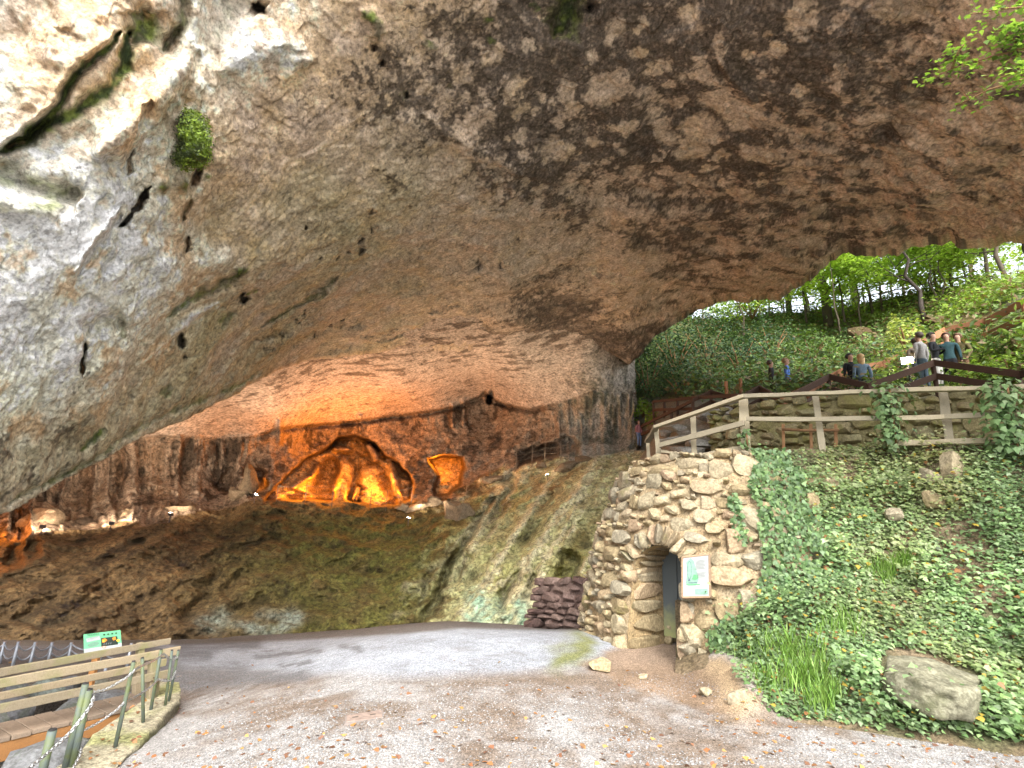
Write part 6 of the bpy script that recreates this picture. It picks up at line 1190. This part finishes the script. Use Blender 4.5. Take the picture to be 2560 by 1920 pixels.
for k, a in enumerate([(0, 'large tree with a thick straight trunk and bright yellow green crown on the skyline', 2070, 800, 40, 1.15, .3), (1, 'dark forked tree leaning left on the slope above the orange handrail', 2311, 800, 33, .85, .2), (3, 'leaning tree at the upper right edge below the cave lip', 2530, 735, 34, .95, 0.), (3, 'second leaning tree just left of the one at the right edge', 2478, 728, 36, .85, .6), (2, 'slim tree between the big trunk and the forked tree', 2180, 770, 40, 1.05, 1.), (4, 'thin bent sapling on the slope left of the forked tree', 2100, 830, 35, 1.1, 2.), (0, 'yellow green tree on the skyline beside the cave lip', 1975, 800, 43, .95, 2.2), (2, 'slim tree on the skyline right of the forked tree', 2385, 735, 39, 1.0, 2.6), (4, 'first of the thin saplings left of the leaning trees', 2345, 770, 36, 1.15, .7), (4, 'thin sapling just left of the slim skyline tree', 2362, 765, 36.5, 1.0, 4.), (2, 'small tree rising from the dark shrubs near the cave lip', 1860, 850, 37, .9, 4.1), (4, 'bare thin sapling beside the rocky scar', 2150, 800, 37, 1.0, 5.), (1, 'mid green tree behind the skyline left of the big trunk', 2020, 790, 47, 1.2, 3.), (2, 'faint tree farther back between forked tree and skyline', 2260, 745, 46, 1.2, 5.2), (0, 'yellow green tree beyond the skyline above the rocky scar', 2140, 770, 50, 1.1, 4.4), (3, 'far leaning tree beyond the fence at upper right', 2430, 712, 44, 1.1, 1.4), (2, 'slim tree low among the dark shrubs, nearest the cave lip', 1760, 850, 40, .8, 1.9), (1, 'tree at the extreme right of the skyline', 2590, 705, 36, 1.0, 1.1), (5, 'low bright tree with leaves to the ground left of the big trunk', 2015, 792, 39, 1.1, 0.), (5, 'low bright tree right in front of the big trunk', 2110, 792, 38, .9, 1.), (5, 'low bright leafy tree between the big trunk and the forked tree', 2205, 765, 40, 1.05, 2.), (5, 'low bright leafy tree just right of the forked tree', 2345, 742, 40, 1.0, 3.), (5, 'low bright leafy tree left of the leaning trees', 2420, 722, 39, .9, 4.), (5, 'low bright leafy tree beneath the leaning trees at the right', 2510, 708, 38, .95, 5.), (5, 'low bright tree touching the cave lip on the skyline', 1925, 800, 42, 1.0, 1.6), (5, 'bright leafy tree hugging the cave lip above the dark shrubs', 1845, 800, 43, .8, 2.7)]): tree(*a)
bush('pale yellow green sapling with layered leaves in front of the handrail', 2265, 872, 24.5, .75, 1.3, 380, [(.36, .42, .10), (.44, .48, .14), (.28, .36, .07)], (.12, .2), 77)
# skyline fence
so_ = PV(1990, 775, 41); sf = thing('rustic_fence', 'grey rustic fence along the skyline behind the big tree', 'fence', so_)
pts_ = [(1900, 785, 43), (1960, 778, 42.5), (2020, 770, 42), (2090, 764, 41.5), (2160, 752, 41), (2230, 738, 41), (2330, 718, 40), (2430, 700, 38)]
for k, q in enumerate(pts_):
    f = PV(*q); mb = MB(so_); mb.bar(f-up*.6, f+up*.9, .08, .08, up=(0, 1, 0)); mb.build('post', M_pale, sf)
    if k:
        for h_ in (.3, .85): mb = MB(so_); mb.bar(pv_+up*h_, f+up*h_, .04, .06); mb.build('rail', M_pale, sf)
    pv_ = f
# broken stake and rocks on the slope
f = PV(2404, 785, 31); mb = MB(f); mb.bar(f-up*.3, PV(2420, 757, 31), .12, .08); o = mb.build('broken_stake', M_pale, None, bevel=.01); o.location = f; tag(o, 'pale broken stake leaning on the slope above the handrail', 'stake')
M_or = stonemat('ochre_rock', [(0, (.13, .09, .045)), (1, (.19, .13, .07))], moss=(.07, .09, .025), mossamt=.1); OST = [stonemesh('outcrop', 470+k, M_or, .6, .25) for k in range(3)]
for (a, b, t, sx, sz, lb) in [(2155, 842, 34.2, .9, .7, 'brown rock scar on the slope left of the yellow green sapling'), (2205, 850, 32.5, .7, .45, 'smaller brown rock at the right of the rock scar'), (2345, 812, 31, 1.0, .5, 'mossy ochre rock outcrop under the forked tree'), (2420, 806, 30.3, .9, .45, 'mossy ochre rock outcrop right of the forked tree, above the handrail'), (2555, 872, 20.3, .6, .4, 'large mossy rock on the bright slope at the right edge')]:
    o = link('rock_outcrop', random.choice(OST)); o.location = PV(a, b, t+.5); o.scale = (sx*.8, sx*.7, sz*.8); o.rotation_euler = (random.uniform(-.2, .2), random.uniform(-.2, .2), random.uniform(0, 6)); tag(o, lb, 'rock')
M_gst = stonemat('grey_slab', [(0, (.28, .27, .24)), (1, (.40, .38, .34))]); GST = [stonemesh('slab', 480+k, M_gst, .5, .2) for k in range(3)]
for k, (a, b, t, sx, sz) in enumerate([(1690, 1100, 16.5, .55, .12), (1720, 1128, 15, .5, .12), (1780, 1038, 17, .42, .18), (1808, 1030, 16.8, .35, .16), (1795, 1056, 16.5, .5, .16), (1700, 1070, 18, .5, .15), (1745, 1085, 17, .45, .13), (1760, 1110, 15.5, .55, .12), (1715, 1085, 17.5, .3, .13), (1800, 1085, 15.8, .45, .2), (1668, 1085, 19, .4, .14)]):
    o = link('stone_slab', GST[k % 3]); o.location = PV(a, b, t); o.scale = (sx, sx*.8, sz); o.rotation_euler = (random.uniform(-.12, .12), random.uniform(-.12, .12), random.uniform(0, 6)); tag(o, 'grey flat stone slab on the steps seen between the left fence posts', 'stone slab', 'grey slabs on the steps behind the fence')
for k, (a, b, w, h, lb) in enumerate([(2388, 1175, 62, 110, 'reddish upright stone standing out of the ivy below the fence'), (2325, 1190, 60, 50, 'round pinkish stone in the ivy left of the reddish upright stone'), (2035, 1210, 70, 60, 'pinkish stone at the top of the bare strip in the ivy'), (2030, 1265, 75, 90, 'large pale stone in the bare strip of the ivy bank'), (2030, 1335, 56, 60, 'pale stone low in the bare strip of the ivy bank'), (2035, 1375, 60, 60, 'lowest pale stone of the bare strip in the ivy'), (2335, 1250, 60, 60, 'tan stone showing through the ivy in the upper bank'), (2230, 1285, 50, 44, 'small brown stone in the ivy, middle of the bank'), (2080, 1225, 70, 80, 'pale grey stone right of the bare strip in the ivy')]):
    me = KST[k % 9]; t = float(D_dep(float(a), float(b))); o = link('bank_stone', me); o.location = PV(a, b, t-.15); s = t/FPX/2; o.scale = (w*s*.62, .12, h*s*.62); o.rotation_euler = (0, random.uniform(-.2, .2), random.uniform(-.3, .3)); tag(o, lb, 'stone')
# --- overhanging twig of leaves, top right
tw = thing('tree_branch', 'bright green leafy branch hanging into the top right corner', 'branch', PV(2700, 60, 7.50)); mb = MB(tw.location); LP_, LD_ = [], []
for pl in ([(2700, 90, 7.50), (2560, 120, 7.35), (2450, 150, 7.35), (2380, 172, 7.27), (2305, 205, 7.20)], [(2700, -10, 7.80), (2600, 15, 7.80), (2510, 22, 7.73), (2425, 36, 7.65)], [(2700, 130, 6.90), (2580, 165, 7.05), (2500, 195, 7.05)], [(2600, 185, 7.20), (2470, 225, 7.20), (2390, 265, 7.20)], [(2380, 172, 7.27), (2395, 130, 7.27), (2410, 110, 7.27)], [(2560, 120, 7.35), (2520, 90, 7.35), (2500, 75, 7.35)], [(2680, 60, 7.35), (2590, 70, 7.35), (2545, 62, 7.35)]):
    q = [PV(*p) for p in pl]; mb.tube(q, [.012, .009, .007, .005, .004][:len(q)], 5); n_ = 34 if pl[0][0] > 2500 else 14
    for k in range(n_):
        f = k/n_*(len(q)-1); i = min(int(f), len(q)-2); p = q[i].lerp(q[i+1], f-i); dn = .5 if pl[0][1] == 185 else 1.
        for _ in range(4 if dn == 1 else 2): LP_.append((p+Vector(rv.normal(size=3))*.06)[:])
mb.build('twig', M_twig, tw, True); LP_ = np.array(LP_)-np.array(tw.location)
leaves('foliage', LP_, np.array([0, -.4, .8])+rv.normal(size=LP_.shape)*.4, rv.uniform(.035, .06, len(LP_)), colmix(len(LP_), [(.16, .27, .05), (.22, .33, .08), (.12, .2, .04)], rv, .15), 'ivy', M_leaf, parent=tw, r=rv)
# --- boulders and rubble on the cave shelf
M_cbo = stonemat('cave_boulder', [(0, (.20, .15, .095)), (1, (.28, .22, .15))], var=.4); CBO = [stonemesh('cave_boulder', 490+k, M_cbo, .75, .55) for k in range(4)]
for k, (a, b, dt, sx, sz, lb) in enumerate([(455, 1274, .1, .6, .3, 'pale lit boulder behind the third cave floodlight'), (100, 1300, .15, .6, .4, 'pale lit boulder above the leftmost cave floodlight'), (318, 1290, .1, .3, .25, 'small pale rock right of the second cave floodlight'), (622, 1208, -.7, .5, .7, 'white-grey rock leaning at the left end of the glowing grotto'), (596, 1234, -.6, .4, .3, 'grey rock at the foot of the white-grey leaning rock'), (1050, 1270, -.2, .62, .26, 'lit rubble rock above the floodlight below the grotto'), (1085, 1258, -.2, .5, .26, 'pale rock right of the lit rubble below the grotto'), (1010, 1272, -.1, .45, .2, 'low pale rock left of the lit rubble below the grotto'), (1150, 1285, .25, .8, .6, 'big mossy boulder right of the grotto'), (1420, 1168, -.1, .6, .25, 'lit flat rock by the floodlight nearest the pillar'), (1460, 1152, -.15, .5, .2, 'grey flat rock on the path below the pillar'), (1350, 1165, -.3, .35, .18, 'small rock on the rising shelf left of its floodlight'), (1230, 1200, -.2, .5, .25, 'rock on the shelf below the thin rope railing')]):
    t = float(C_dep(float(a), float(b)))+dt; o = link('cave_rock', CBO[k % 4]); o.location = PV(a, b, t); o.scale = (sx, sx*.8, sz); o.rotation_euler = (random.uniform(-.2, .2), random.uniform(-.3, .3), random.uniform(0, 6)); tag(o, lb, 'rock')
# --- moss cushions on the hanging outcrop
rm = np.random.default_rng(61); kk = MOSSKV[rm.integers(0, len(MOSSKV)-2, 5200)]+rm.normal(size=(5200, 3))*.03; kc = MOSSKV.mean(0); kn = kk-kc; kn /= np.linalg.norm(kn, axis=1, keepdims=True); gz = sstep(-.15, .25, fbm(kk, 3.5, 3, 433)+.4*(kk[:, 2]-kc[2] < .1)-.15)[:, None]
mo = leaves('moss', kk+kn*.02, kn+rm.normal(size=kk.shape)*.5, rm.uniform(.02, .05, 5200), colmix(5200, [(.05, .07, .03), (.08, .10, .04)], rm, .25)*(1-gz)+colmix(5200, [(.16, .24, .03), (.24, .33, .04), (.10, .16, .03)], rm, .2)*gz, 'oval', M_ivy, r=rm); mo.parent = ceil; mo['kind'] = 'stuff'
